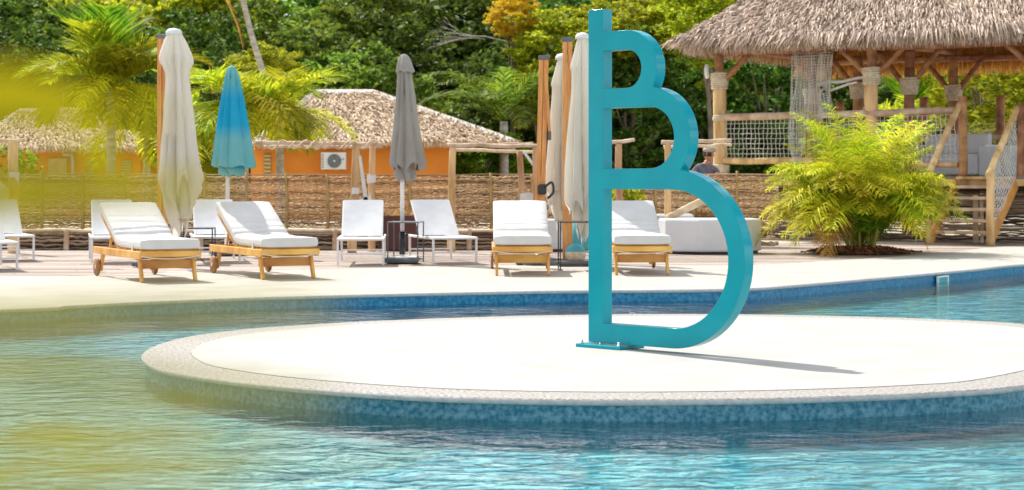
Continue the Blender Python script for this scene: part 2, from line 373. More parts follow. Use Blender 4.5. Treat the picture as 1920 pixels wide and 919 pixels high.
# near side, where the photographer stands
mb = MB().box((0, -3, -.66), (70, 14.6, 1.32)); tagp(mb.build('near_deck', M['deck_pale']), kind='structure')
# ground beyond, one sheet with the pool left out
mb = MB(); g = -.035
mb.add([(-600, 27.6, g), (-34, 29, g), (34, 29, g), (600, 27.6, g), (600, 900, g), (-600, 900, g)], [(0, 1, 2, 3, 4, 5)])
mb.add([(-600, -300, g), (-34, -300, g), (-34, 29, g), (-600, 27.6, g)], [(0, 1, 2, 3)])
mb.add([(34, -300, g), (600, -300, g), (600, 27.6, g), (34, 29, g)], [(0, 1, 2, 3)])
mb.add([(-34, -300, g), (34, -300, g), (34, -10.2, g), (-34, -10.2, g)], [(0, 1, 2, 3)])
tagp(mb.build('ground', M['sand']), kind='structure')
# wooden deck boards
rng = random.Random(4); mb = MB(); y = 18.4
while y < 33.5:
    x = -20 + rng.uniform(0, 2)
    while x < 20:
        L = rng.uniform(2.2, 3.4)
        if y + .14 > min(yat(bnd, x), yat(bnd, x + L)) - .3 and (y > 21.4 or x < -4): mb.box((x + L / 2, y + .07, -.03 + rng.uniform(-.0015, .0015)), (L - .008, .134, .028))
        x += L
    y += .142
mb2 = tagp(mb.build('deck_board', M['plank_grey']), kind='stuff')
mb2.name = 'wooden_deck'; mb2['label'] = 'weathered grey brown boards of the deck under the loungers'; mb2['category'] = 'decking'

# island
isl_px = [(265, 668), (275, 655), (300, 643.5), (345, 632), (420, 621), (520, 612), (660, 603.5), (800, 597.5), (950, 592.5), (1080, 590), (1230, 588.5), (1380, 589), (1540, 591.5), (1700, 596), (1920, 607),
          (2090, 630), (2130, 655), (2080, 685), (1920, 722), (1760, 735), (1600, 742), (1440, 746.5), (1250, 749), (1050, 748.5), (850, 744), (700, 736.5), (560, 726), (440, 714), (345, 700), (290, 687)]
isl = smooth_curve([G(x, y) for x, y in isl_px], 5, True)
cen = sum(isl, Vector()) / len(isl)
def inset(k): # shrink towards the inside by k metres
    out = []
    N = len(isl)
    for i, p in enumerate(isl):
        t = (isl[(i + 2) % N] - isl[i - 2]).normalized(); nn = Vector((t.y, -t.x, 0))
        if nn.dot(cen - p) < 0: nn = -nn
        out.append(p + nn * k)
    return out
N_ = len(isl)
mb = MB()
rings = [(inset(.03), -.037), (inset(.004), -.033), (inset(0), -.018), (inset(.004), -.006), (inset(.02), 0), (inset(.33), 0)]
vs = [(p.x, p.y, z) for rg, z in rings for p in rg]
fs = [(k * N_ + i, k * N_ + (i + 1) % N_, (k + 1) * N_ + (i + 1) % N_, (k + 1) * N_ + i) for k in range(4) for i in range(N_)]
mb.add(vs, fs, True); mb.add(vs, [(4 * N_ + i, 4 * N_ + (i + 1) % N_, 5 * N_ + (i + 1) % N_, 5 * N_ + i) for i in range(N_)])
o = mb.build('island_coping', M['terrazzo']); tagp(o, kind='structure'); o.data.materials.append(M['nosing'])
for p_ in o.data.polygons: p_.material_index = 1 if p_.index < 3 * N_ else 0
mb = MB(); rg = inset(.332); top = [(p.x, p.y) for p in rg]
mb.prism(top, -.5, .004); tagp(mb.build('island_paving', M['island_white']), kind='structure')
mb = MB(); rg = inset(.03); vs = [(p.x, p.y, -.036) for p in rg] + [(p.x, p.y, -1.05) for p in rg]
mb.add(vs, [(i, (i + 1) % N_, N_ + (i + 1) % N_, N_ + i) for i in range(N_)], True)
tagp(mb.build('island_wall', M['mosaic']), kind='structure')
# skimmer opening in the pool wall
p = Vector((XW(1767, 23.35), 0, 0)); i = min(range(len(edge)), key=lambda k: abs(edge[k].x - p.x)); e0 = edge[i]
tdir = (edge[i + 1] - edge[i - 1]).normalized(); ang = math.atan2(tdir.y, tdir.x)
sk = thing('skimmer', 'white framed skimmer opening set in the blue pool wall', 'skimmer', (e0.x + tdir.y * .02, e0.y - tdir.x * .02, 0), ang)
mb = MB()
for c, s_ in (((0, -.02, -.055), (.30, .03, .02)), ((0, -.02, -.165), (.30, .03, .02)), ((-.14, -.02, -.11), (.02, .03, .09)), ((.14, -.02, -.11), (.02, .03, .09))): mb.box(c, s_, bev=.004)
mb.build('frame', M['white_metal'], sk)
MB().box((0, -.006, -.11), (.25, .012, .085)).build('flap', M['pouf_teal'], sk)

# ------------------------------------------------------------------ the letter
TH = R(43); L0 = Vector((XW(1103, 13.1), 13.1, .004))
let = thing('letter_sculpture', 'tall turquoise letter sculpture of stacked bowls standing on the round white island', 'sculpture', L0, -TH)
def slab(outline, holes, T):
    import bmesh
    bm = bmesh.new(); loops = [outline] + holes; edges = []
    for lp in loops:
        vs = [bm.verts.new((a, 0, b)) for a, b in lp]
        for i in range(len(vs)): edges.append(bm.edges.new((vs[i], vs[(i + 1) % len(vs)])))
    bmesh.ops.triangle_fill(bm, use_beauty=True, use_dissolve=False, edges=edges)
    ret = bmesh.ops.extrude_face_region(bm, geom=bm.faces[:])
    for e in ret['geom']:
        if isinstance(e, bmesh.types.BMVert): e.co.y += T
    bmesh.ops.recalc_face_normals(bm, faces=bm.faces[:])
    return bm
def arc(cx, cz, r, a0, a1, n):
    return [(cx + r * math.cos(R(a0 + (a1 - a0) * i / n)), cz + r * math.sin(R(a0 + (a1 - a0) * i / n))) for i in range(n + 1)]
W = .135; zb = .032
c1 = (.344, 1.935, .267); c2 = (.549, 1.457, .345); c3 = (.741, .636, .604)
def isect(ca, cb):   # right-hand crossing of two outer circles
    (x0, z0, r0), (x1, z1, r1) = ca, cb; d = math.hypot(x1 - x0, z1 - z0); a = (r0 * r0 - r1 * r1 + d * d) / (2 * d); h = math.sqrt(r0 * r0 - a * a)
    mx = x0 + a * (x1 - x0) / d; mz = z0 + a * (z1 - z0) / d
    c = [(mx + h * (z1 - z0) / d, mz - h * (x1 - x0) / d), (mx - h * (z1 - z0) / d, mz + h * (x1 - x0) / d)]
    return max(c)
i12 = isect(c1, c2); i23 = isect(c2, c3)
def an(c, p): return math.degrees(math.atan2(p[1] - c[1], p[0] - c[0]))
outl = [(0, zb), (c3[0], zb)] + arc(*c3, -90, an(c3, i23), 34)[1:] + arc(*c2, an(c2, i23), an(c2, i12), 18)[1:] + arc(*c1, an(c1, i12), 90, 22)[1:] + [(W, c1[1] + c1[2]), (W, 2.36), (0, 2.36)]
holes = []
for c in (c1, c2, c3):
    r = c[2] - W
    holes.append([(W, c[1] - r)] + arc(c[0], c[1], r, -90, 90, 30) + [(W, c[1] + r)])
bm = slab(outl, holes, .10)
me = bpy.data.meshes.new('letter_body'); bm.to_mesh(me); bm.free(); me.materials.append(M['teal_paint'])
for p_ in me.polygons: p_.use_smooth = abs(p_.normal.y) < .5
lb = link('letter_body', me, let)
bv = lb.modifiers.new('bevel', 'BEVEL'); bv.width = .004; bv.segments = 2; bv.limit_method = 'ANGLE'; bv.angle_limit = R(40); bv.harden_normals = True
MB().box((.155, .05, .012), (.40, .27, .024), bev=.003).build('base_plate', M['teal_paint'], let)
for a, b in ((-.015, -.055), (.325, -.055), (-.015, .155), (.325, .155)):
    MB().lathe([(.018, .024), (.018, .03), (.012, .031), (.012, .046), (.007, .052)], 8, (a, b, 0)).build('bolt', M['steel'], let)
wp = G(1182, 611); wr = thing('bent_wire', 'thin pale bent wire sticking up behind the letter on the island', 'wire', wp)
MB().tube(smooth_curve([(-.03, 0, 0), (.0, 0, .03), (.035, 0, .055), (.045, 0, .09), (.02, 0, .105), (-.01, 0, .1)], 4), .0022, 5).tube(smooth_curve([(.03, 0, 0), (.04, 0, .035), (.07, 0, .06)], 3), .0022, 5).build('wire', M['white_metal'], wr)

# ------------------------------------------------------------------ teak loungers
def cushion_mesh(path, w, th, seed, crease):
    rng = random.Random(seed); pts = smooth_curve(path, 10); k = len(pts); mb = MB(); vs = []; n = 26
    lens = [0]
    for a, b in zip(pts, pts[1:]): lens.append(lens[-1] + (b - a).length)
    tot = lens[-1]
    prof = []
    hw = w / 2; ht = th / 2; 
    for j in range(n):
        # rounded rectangle walked by angle
        a = 2 * PI * j / n; cx, cz = math.cos(a), math.sin(a)
        e = 9.0; d = (abs(cx) ** e + abs(cz) ** e) ** (1 / e); prof.append((hw * cx / d, ht * cz / d))
    for i, p in enumerate(pts):
        t = (pts[min(i + 1, k - 1)] - pts[max(i - 1, 0)]).normalized(); up = Vector((1, 0, 0)).cross(t).normalized()
        s = lens[i]; end = min(s, tot - s); sh = 1 - .22 * max(0, 1 - end / .03) ** 2
        for x, z in prof:
            xx = x; zz = z * sh
            if z > 0:
                cr = 0
                for (s0, dep, wd_) in crease:
                    ds = s - s0 - .05 * mnoise.noise((x * 2.2, s0 * 7, seed)); cr += dep * math.exp(-(ds / wd_) ** 2) * (.45 + .55 * (1 - abs(x) / hw * .6))
                zz -= cr; zz += .006 * mnoise.noise((x * 5, s * 6, seed)) 
            vs.append(p + Vector((xx, 0, 0)) + up * (zz + ht))
    fs = [(i * n + j, i * n + (j + 1) % n, (i + 1) * n + (j + 1) % n, (i + 1) * n + j) for i in range(k - 1) for j in range(n)]
    mb.add(vs, fs, True); mb.f += [tuple(reversed(range(n))), tuple((k - 1) * n + j for j in range(n))]; mb.sm += [False, False]
    return mb
def teak_lounger(label, loc, rz, seed, group):
    t = thing('wooden_sun_lounger', label, 'sun lounger', loc, rz, group); m = M['teak']; rng = random.Random(seed)
    hw = .345
    for s in (-1, 1): MB().box((s * hw, .0, .308), (.032, 1.90, .085), bev=.005).build('side_rail', m, t)
    MB().box((0, -.955, .318), (.72, .03, .065), bev=.005).build('end_rail', m, t)
    MB().box((0, .955, .308), (.66, .03, .075), bev=.005).build('end_rail', m, t)
    MB().beam((-.33, -.80, .20), (.33, -.80, .20), .03, .10, .005).build('cross_bar', m, t)
    MB().beam((-.33, -.70, .285), (.33, -.70, .285), .03, .06, .004).build('cross_bar', m, t)
    MB().tube(smooth_curve([(-.35, -.975, .30), (-.2, -.985, .275), (0, -.99, .265), (.2, -.985, .275), (.35, -.975, .30)], 4), .008, 6).build('pull_rope', M['rope_line'], t)
    for s in (-1, 1):
        MB().beam((s * (hw - .034), -.78, .31), (s * (hw - .034), -.90, .0), .034, .065, .005, up=(0, 1, 0)).build('leg', m, t)
        MB().beam((s * (hw - .034), .66, .31), (s * (hw - .034), .80, .07), .034, .065, .005, up=(0, 1, 0)).build('leg', m, t)
        w_ = MB(); pr = [(.02, -.018), (.10, -.018), (.108, -.008), (.108, .008), (.10, .018), (.02, .018)]
        w_.lathe(pr, 22); w_.v = [(s * (hw + .012) + z, .80 + x, .108 + y) for x, y, z in w_.v]
        wo_ = w_.build('wheel', M['wheel_wood'], t)
        h = MB().lathe([(.022, -.024), (.022, .024)], 10); h.v = [(s * (hw + .012) + z, .80 + x, .108 + y) for x, y, z in h.v]; h.build('hub', M['steel'], wo_)
    for k in range(9): MB().box((0, -.86 + k * .105, .360), (.66, .075, .014), bev=.003).build('slat', m, t)
    # backrest
    a = R(28); by = .04; bz = .348
    def bp(s, up=0): return Vector((0, by + s * math.cos(a) - up * math.sin(a), bz + s * math.sin(a) + up * math.cos(a)))
    for s in (-1, 1):
        p0 = bp(0); p1 = bp(.84); MB().beam((s * .30, p0.y, p0.z), (s * .30, p1.y, p1.z), .03, .045, .004).build('backrest_rail', m, t)
    for k in range(7):
        p0 = bp(.08 + k * .118, .03); q = MB(); rot = Matrix.Rotation(a, 3, 'X'); q.box(p0, (.62, .08, .013), rot, .003); q.build('slat', m, t)
    for s in (-1, 1):
        p1 = bp(.52); MB().beam((s * .25, p1.y, p1.z - .02), (s * .25, .62, .32), .022, .034, .003).build('prop', m, t)
    path = [(0, -.955, .368), (0, -.7, .368), (0, -.35, .368), (0, -.12, .372), (0, .05, .398)] + [tuple(bp(s, .045)) for s in (.16, .36, .6, .85)]
    c = cushion_mesh(path, .69, .12, seed, [(.93 + .06 * rng.random(), .012 + .01 * rng.random(), .016), (1.03 + .05 * rng.random(), .024, .02), (1.15 + .05 * rng.random(), .014 + .014 * rng.random(), .016), (1.27 + .07 * rng.random(), .006 + .014 * rng.random(), .018), (1.42 + .1 * rng.random(), .008 * rng.random(), .02), (.72 + .1 * rng.random(), .006, .03), (.3 + .2 * rng.random(), .005, .04)]).build('mattress', M['cushion'], t)
    for s in (-1, 1): MB().box((s * .348, -.64, .378), (.006, .05, .11)).build('strap', M['cushion'], t)
    return t
GL = 'cushioned teak sun loungers along the pool'
def place_front(pxm, y, rz, off=.90):
    g0 = G(pxm, y); return (g0.x - math.sin(rz) * off, g0.y + math.cos(rz) * off, 0)
# off: from front feet to lounger centre, local +y is the head end
def lpos(pxm, y, rz): g0 = G(pxm, y); return (g0.x - math.sin(rz) * .9, g0.y + math.cos(rz) * .9, 0)
teak_lounger('teak lounger with white cushion under the big cream umbrella, wheel showing at left', lpos(317, 529, R(28)), R(28), 11, GL)
teak_lounger('teak lounger with white cushion below the blue umbrella', lpos(541, 523.5, R(27)), R(27), 12, GL)
teak_lounger('teak lounger seen end-on just left of the letter', lpos(980, 517, R(1)), R(1), 13, GL)
teak_lounger('teak lounger seen end-on through the biggest bowl of the letter', lpos(1204, 516, R(3)), R(3), 14, GL)

# ------------------------------------------------------------------ white sling loungers
def sling_lounger(label, loc, rz, group):
    t = thing('white_sun_lounger', label, 'sun lounger', loc, rz, group); m = M['white_metal']; hw = .305; fy = -.75; hy = .10; ey = .95; z = .345
    for s in (-1, 1):
        MB().beam((s * hw, fy, z), (s * hw, ey, z), .032, .035, .006).build('side_rail', m, t)
        for y in (fy + .03, .62): MB().beam((s * hw, y, 0), (s * hw, y, z - .018), .03, .03, .005).build('leg', m, t)
        MB().beam((s * (hw - .03), hy, z), (s * (hw - .03), hy + .56, z + .50), .026, .026, .005).build('backrest_rail', m, t)
    MB().beam((-hw, fy, z), (hw, fy, z), .03, .03, .006).build('end_rail', m, t)
    MB().beam((-hw + .01, fy + .03, .15), (hw - .01, fy + .03, .15), .022, .022, .005).build('cross_bar', m, t)
    MB().beam((-hw + .01, .62, .15), (hw - .01, .62, .15), .022, .022, .005).build('cross_bar', m, t)
    MB().beam((-hw + .03, hy + .56, z + .50), (hw - .03, hy + .56, z + .50), .026, .026, .006).build('backrest_top', m, t)
    q = MB(); n = 10; vs = []
    for i in range(n + 1):
        y = fy + .02 + (hy - fy - .02) * i / n
        for j in range(7):
            u = j / 6; x = -hw + .02 + (2 * hw - .04) * u; sag = -.045 * math.sin(PI * u) * math.sin(PI * min(1, (i + 1.5) / (n + 1.5)))
            vs.append((x, y, z + .008 + sag))
    q.add(vs, [(i * 7 + j, i * 7 + j + 1, (i + 1) * 7 + j + 1, (i + 1) * 7 + j) for i in range(n) for j in range(6)], True); q.build('seat_sling', M['sling'], t)
    q = MB(); vs = []
    for i in range(n + 1):
        s = i / n
        for j in range(7):
            u = j / 6; x = -hw + .035 + (2 * hw - .07) * u; d = .015 * math.sin(PI * u) * math.sin(PI * s)
            vs.append((x, hy + .55 * s + d, z + .02 + .49 * s - d))
    q.add(vs, [(i * 7 + j, i * 7 + j + 1, (i + 1) * 7 + j + 1, (i + 1) * 7 + j) for i in range(n) for j in range(6)], True); q.build('back_sling', M['sling'], t)
    MB().tube([(-.2, .56, z), (-.2, .50, z + .25), (.2, .50, z + .25), (.2, .56, z)], .009, 6).build('prop', m, t)
    return t
GW = 'white sling sun loungers on the wooden deck'
def wpos(pxm, y, rz): g0 = G(pxm, y); return (g0.x - math.sin(rz) * .72, g0.y + math.cos(rz) * .72, 0)
for a in [(676, 497, R(3), 'white sling lounger facing straight on, left of the thin dark table under the grey umbrella'),
          (853, 494, R(17), 'white sling lounger turned aside, right of the grey umbrella pole'),
          (22, 489, R(24), 'white sling lounger at the left edge, the one farther from the pool'),
          (-14, 507, R(24), 'corner of a white sling lounger cut off by the left edge, nearest the pool there'),
          (215, 493, R(14), 'white sling lounger half hidden behind the leftmost teak lounger'),
          (408, 492, R(12), 'white sling lounger behind the hem of the big cream umbrella')]:
    sling_lounger(a[3], wpos(a[0], a[1], a[2]), a[2], GW)

# ------------------------------------------------------------------ small tables and bases
def wire_table(label, px, y, w, h, rz, m, d=None, shelf=False):
    p = G(px, y); d = d or w; p.y += d / 2; t = thing('side_table', label, 'table', p, rz, 'thin metal side tables')
    MB().box((0, 0, h - .008), (w, d, .016), bev=.004).build('table_top', m, t)
    for sx in (-1, 1):
        for sy in (-1, 1): MB().beam((sx * (w / 2 - .01), sy * (d / 2 - .01), 0), (sx * (w / 2 - .01), sy * (d / 2 - .01), h - .016), .016, .016, .002).build('leg', m, t)
    for s in (-1, 1):
        MB().beam((-w / 2 + .018, s * (d / 2 - .01), .05), (w / 2 - .018, s * (d / 2 - .01), .05), .014, .014).build('rail', m, t)
        MB().beam((s * (w / 2 - .01), -d / 2 + .018, .05), (s * (w / 2 - .01), d / 2 - .018, .05), .014, .014).build('rail', m, t)
    return t
wire_table('thin black metal table between the two left teak loungers', 366, 495, .45, .49, R(4), M['black_metal'])
wire_table('thin dark grey metal table round the grey umbrella pole', 759, 494, .44, .57, R(-8), M['grey_metal'])
wire_table('thin black table half behind the letter with a round lantern beneath', 1082, 507, .46, .62, R(2), M['black_metal'])
def base_block(label, loc, rz=0, ws=.52, m='grey_metal', top='white_metal'):
    t = thing('umbrella_base', label, 'umbrella base', loc, rz, 'umbrella bases')
    MB().box((0, 0, .035), (ws, ws, .07), bev=.01).build('weight', M[m], t)
    MB().box((0, 0, .0765), (ws * .86, ws * .86, .012), bev=.003).build('plate', M[top], t); return t

# ------------------------------------------------------------------ closed umbrellas
def canopy_mesh(prof, folds, depth, seed, ragged=0, n=72, thick=True, lean=(0, 0)):
    """prof: (z from top downwards, radius). pleats hang as deep folds"""
    pr = smooth_curve([(r, z, 0) for z, r in prof], 6); k = len(pr); vs = []; rng = random.Random(seed)
    ph = [rng.uniform(-.3, .3) for _ in range(folds)]; H = pr[0].y - pr[-1].y
    ragoff = [rng.uniform(0, ragged) for _ in range(folds)]
    for i, p in enumerate(pr):
        s = i / (k - 1); r = p.x; z = p.y
        for j in range(n):
            a = 2 * PI * j / n; q = folds * a / (2 * PI) + .18 * math.sin(3 * s + a * 2 + seed) ; b = q % 1; fi = int(q) % folds
            w = abs(math.sin(PI * b)) ** .5
            dd = depth * min(1, s * 3 + .15) * (1 + .35 * math.sin(fi * 2.3 + seed))
            rr = r * (1 - dd + dd * w) * (1 + .05 * mnoise.noise((math.cos(a) * 2, math.sin(a) * 2, z * 2 + seed)))
            zz = z + (ragoff[fi] * w * max(0, s - .8) / .2 if ragged else 0) - ragged * .5 * (1 - w) * max(0, s - .85) / .15
            aa = a + .12 * math.sin(2 * PI * b) * s
            vs.append((rr * math.cos(aa) + lean[0] * s, rr * math.sin(aa) + lean[1] * s, zz))
    mb = MB(); mb.add(vs, [(i * n + j, (i + 1) * n + j, (i + 1) * n + (j + 1) % n, i * n + (j + 1) % n) for i in range(k - 1) for j in range(n)], True)
    return mb
def add_cap(t, r, z, m): return MB().lathe([(r * 1.15, z - .05), (r * 1.1, z - .01), (r * .8, z + .02), (r * .2, z + .035)], 14).build('cap', m, t)
# blue
d = 28.4; t = thing('closed_umbrella', 'closed umbrella in two shades of turquoise blue', 'umbrella', (XW(434, d), d, 0), 0, 'closed centre-pole umbrellas')
MB().tube([(-.07, 0, 0), (-.03, 0, 2.6)], .03, 12).build('pole', M['white_metal'], t)
canopy_mesh([(2.76, .015), (2.72, .06), (2.60, .11), (2.45, .14), (2.1, .20), (1.7, .265), (1.34, .32), (1.27, .325)], 8, .42, 3, .05, lean=(.03, 0)).build('canopy', M['blue_cloth'], t)
canopy_mesh([(1.50, .15), (1.30, .18), (1.20, .19), (1.15, .17)], 7, .3, 5, .06).build('valance', M['blue_cloth'], t)
base_block('umbrella base under the blue umbrella', (XW(427, d), d + .05, 0), .3)
bpy.context.view_layer.update()
t.scale = (1.084, 1.084, 1.043)
# grey
d = 25.9; t = thing('closed_umbrella', 'closed grey umbrella on a white pole between the white sling loungers', 'umbrella', (XW(757, d), d, .09), 0, 'closed centre-pole umbrellas')
MB().tube([(-.02, 0, 0), (-.02, 0, 2.6)], .029, 12).build('pole', M['white_metal'], t)
MB().tube([(-.02, 0, .02), (-.02, 0, .34)], .042, 12).build('sleeve', M['black_metal'], t)
MB().lathe([(.012, .0), (.022, .01), (.022, .03), (.012, .04)], 10, (.045, -.02, .27)).build('knob', M['black_metal'], t)
canopy_mesh([(2.80, .01), (2.785, .05), (2.72, .095), (2.62, .125), (2.55, .145)], 8, .2, 8, .03, lean=(.02, 0)).build('vent', M['grey_cloth'], t)
canopy_mesh([(2.70, .05), (2.58, .10), (2.45, .12), (2.2, .15), (1.85, .19), (1.5, .24), (1.28, .275), (1.20, .27)], 8, .55, 9, .16, lean=(.06, 0)).build('canopy', M['grey_cloth'], t)
canopy_mesh([(1.4, .12), (1.2, .15), (1.10, .16), (1.03, .14)], 7, .4, 12, .1, lean=(.04, 0)).build('valance', M['grey_cloth'], t)
base_block('flat umbrella base with a white plate under the grey umbrella', (XW(754, d), d, 0), 0, .46)
# big cream cantilever ones
def cantilever(label, px, d, ytop, ybot, wpx, pole_px, pole_d, pole_ytop, seed, prof, lean=(0, 0), arm=True, tilt=.0):
    loc = (XW(px, d), d, 0); t = thing('cantilever_umbrella', label, 'umbrella', loc, 0, 'closed cream cantilever umbrellas')
    zt = ZW(ytop, d); H = zt - ZW(ybot, d); rmax = wpx / 2 * d / F
    canopy_mesh([(zt - s * H, r * rmax) for s, r in prof], 8, .58, seed, .50, n=128, lean=lean).build('canopy', M['cream_cloth'], t)
    canopy_mesh([(zt - H * .55, .5 * rmax), (zt - H * .8, .62 * rmax), (zt - H * .92, .66 * rmax), (zt - H * 1.0, .62 * rmax), (zt - H * 1.06, .5 * rmax)], 4, .75, seed + 4, .45, lean=lean).build('inner_flap', M['cream_cloth'], t)
    add_cap(t, .10 * rmax / .3, zt, M['ac_white'])
    px0 = XW(pole_px, pole_d) - loc[0]; dy = pole_d - d; zp = ZW(pole_ytop, pole_d)
    for s in (-1, 1): MB().beam((px0 + s * .034 + tilt, dy, .05), (px0 + s * .034 - tilt, dy, zp), .062, .10, .006).build('pole', M['umbrella_wood'], t)
    MB().box((px0 - tilt, dy, zp + .01), (.15, .12, .06), bev=.006).build('pole_cap', M['grey_metal'], t)
    MB().beam((px0 - tilt + .02, dy - .05, zp - .12), (px0 + (.11 if px0 < 0 else -.06), dy - .12, zp - 1.0), .04, .05, .004).build('arm', M['umbrella_wood'], t)
    MB().beam((px0 + (.11 if px0 < 0 else -.06), dy - .12, zp - 1.0), (px0 + (.11 if px0 < 0 else -.06), dy - .12, zp - 1.12), .045, .055, .004).build('arm_end', M['grey_metal'], t)
    MB().box((px0, dy, .03), (.7, .7, .06), bev=.01).build('base', M['grey_metal'], t)
    return t, px0, dy
cprof = [(0, .20), (.012, .30), (.06, .52), (.13, .76), (.165, .80), (.19, .70), (.235, .57), (.30, .60), (.41, .70), (.55, .80), (.69, .93), (.80, 1.04), (.87, 1.04), (.90, .98)]
cantilever('big closed cream cantilever umbrella at the left, beside the blue umbrella', 326, 24.3, 58, 408, 84, 305, 25.1, 70, 21, cprof, lean=(.10, 0))
cone = [(0, .16), (.01, .24), (.08, .42), (.17, .64), (.20, .58), (.3, .62), (.5, .78), (.7, .92), (.83, 1.0), (.88, 1.0), (.91, .96)]
u4, x4, y4 = cantilever('closed cream cantilever umbrella between two wooden poles, lower and farther than its neighbour', 1054, 26.2, 105, 410, 68, 1015, 25.6, 110, 22, cone, tilt=-.035)
u5, x5, y5 = cantilever('tall closed cream cantilever umbrella directly against the left edge of the letter', 1092, 24.7, 66, 412, 72, 1064, 25.3, 76, 23, cone)
q = MB().box((x4 + .01, y4 - .07, ZW(355, 25.6)), (.12, .08, .14), bev=.015)
q.tube(smooth_curve([(x4 + .05, y4 - .12, ZW(350, 25.6)), (x4 + .14, y4 - .16, ZW(342, 25.6)), (x4 + .16, y4 - .16, ZW(360, 25.6)), (x4 + .08, y4 - .16, ZW(372, 25.6))], 4), .018, 7)
q.build('crank', M['black_metal'], u4)

# objects under the half hidden table
p = G(1079, 497); t = thing('lantern_ball', 'round lantern, green above and straw coloured below, under the table by the letter', 'lantern', p)
prof = [(.14 * math.sin(PI * i / 14) + .001, .15 - .14 * math.cos(PI * i / 14)) for i in range(15)]
MB().lathe([(r, z) for r, z in prof if z < .185], 26, cap=False).build('lower_shell', M['wrap_rope'], t)
MB().lathe([(r * 1.01, z) for r, z in prof if z >= .16], 26, cap=False).build('upper_shell', M['pouf_teal'], t)
MB().lathe([(.07, 0), (.075, .02), (.05, .03)], 16).build('foot', M['black_metal'], t)
d = 26.6; t = thing('cushion', 'turquoise cushion propped behind the table at the left of the letter', 'cushion', (XW(1096, d), d, .0))
q = MB(); vs = []; n = 12
for i in range(n + 1):
    for j in range(n + 1):
        u = i / n * 2 - 1; v = j / n * 2 - 1; b = (1 - u * u) ** .5 * (1 - v * v) ** .5 if abs(u) < 1 and abs(v) < 1 else 0
        for s in (-1,): vs.append((u * .24 * (1 - .06 * v * v), s * .09 * b, .24 + v * .22 * (1 - .06 * u * u)))
q.add(vs, [(i * (n + 1) + j, (i + 1) * (n + 1) + j, (i + 1) * (n + 1) + j + 1, i * (n + 1) + j + 1) for i in range(n) for j in range(n)], True)
q.add([(a, -b, c) for a, b, c in vs], [(i * (n + 1) + j, i * (n + 1) + j + 1, (i + 1) * (n + 1) + j + 1, (i + 1) * (n + 1) + j) for i in range(n) for j in range(n)], True)
o = q.build('cover', M['pouf_teal'], t); o.location = (0, 0, .14); o.rotation_euler = (R(-14), R(12), 0)
t = thing('umbrella_base', 'dark round umbrella base behind the end-on teak lounger', 'umbrella base', G(1012, 497), 0, 'umbrella bases')
MB().lathe([(.22, 0), (.24, .03), (.22, .09), (.08, .12), (.06, .16)], 24).build('weight', M['grey_metal'], t)

# ------------------------------------------------------------------ white lounge seats
def octa(label, px, y, r, h, rz, name='daybed'):
    p = G(px, y); p.y += r; t = thing(name, label, 'daybed', p, rz, 'white vinyl daybeds')
    pol = [(r * math.cos(R(22.5 + 45 * i)), r * .8 * math.sin(R(22.5 + 45 * i))) for i in range(8)]
    def scaled(k): return [(a * k, b * k) for a, b in pol]
    q = MB(); rings = [(.985, .03), (1, .05), (1, h - .03), (.985, h - .008), (.95, h)]
    vs = [(a, b, z) for k, z in rings for a, b in scaled(k)]
    q.add(vs, [(k * 8 + i, k * 8 + (i + 1) % 8, (k + 1) * 8 + (i + 1) % 8, (k + 1) * 8 + i) for k in range(len(rings) - 1) for i in range(8)])
    q.f.append(tuple((len(rings) - 1) * 8 + i for i in range(8))); q.sm.append(False); q.build('seat', M['leather'], t)
    MB().prism([(a * .94, b * .94) for a, b in pol], 0, .035).build('plinth', M['black_metal'], t)
    return t
octa('large faceted white daybed behind the lower bowl of the letter', 1341, 477, .83, .53, R(8))
octa('low white block seen between the teak lounger and the letter', 1048, 471, .42, .50, R(20))
p = G(1268, 465); p.y += .4; t = thing('daybed', 'low flat white seat slab just behind the teak lounger seen through the letter', 'daybed', p, 0, 'white vinyl daybeds')
MB().box((0, 0, .30), (.62, .6, .52), bev=.03).build('seat', M['leather'], t); MB().box((0, 0, .02), (.56, .54, .04)).build('plinth', M['black_metal'], t)

# ------------------------------------------------------------------ planters
def planter(label, px, y, w, h, dd=.5, plant=True, seed=1):
    p = G(px, y); p.y += dd / 2; t = thing('planter', label, 'planter', p, 0, 'square brown planters'); r = random.Random(seed)
    q = MB(); q.prism([(-w / 2 * .9, -dd / 2 * .9), (w / 2 * .9, -dd / 2 * .9), (w / 2 * .9, dd / 2 * .9), (-w / 2 * .9, dd / 2 * .9)], 0, h)
    q = MB(); a, b = w / 2, dd / 2
    for (x0, y0, x1, y1) in ((-a, -b, a, -b + .03), (-a, b - .03, a, b), (-a, -b + .03, -a + .03, b - .03), (a - .03, -b + .03, a, b - .03)):
        q.box(((x0 + x1) / 2, (y0 + y1) / 2, h / 2), (x1 - x0, y1 - y0, h), bev=.006)
    q.build('box', M['brown_planter'], t)
    MB().box((0, 0, h * .45), (w - .07, dd - .07, h * .85)).build('soil', M['soil'], t)
    if plant:
        V = []
        for i in range(90):
            a_ = r.uniform(0, 2 * PI); l = r.uniform(.10, .30); e = r.uniform(.3, 1.4); d_ = Vector((math.cos(a_) * math.cos(e), math.sin(a_) * math.cos(e), math.sin(e)))
            b0 = Vector((r.uniform(-w * .35, w * .35), r.uniform(-.15, .15), h - .06)); s_ = d_.cross(Vector((0, 0, 1))).normalized() * .008
            m_ = b0 + d_ * l * .6; e_ = m_ + (d_ + Vector((0, 0, -.8))) * l * .5
            V.append([b0 - s_, b0 + s_, m_ + s_, m_ - s_]); V.append([m_ - s_, m_ + s_, e_ + s_ * .2, e_ - s_ * .2])
        link('dry_plant', quads_mesh('dry_plant', V, M['palm_dead']), t)['kind'] = 'stuff'
    return t
planter('dark brown planter with dry grass behind the grey umbrella pole', 744, 469, .60, .56, .55, True, 2)
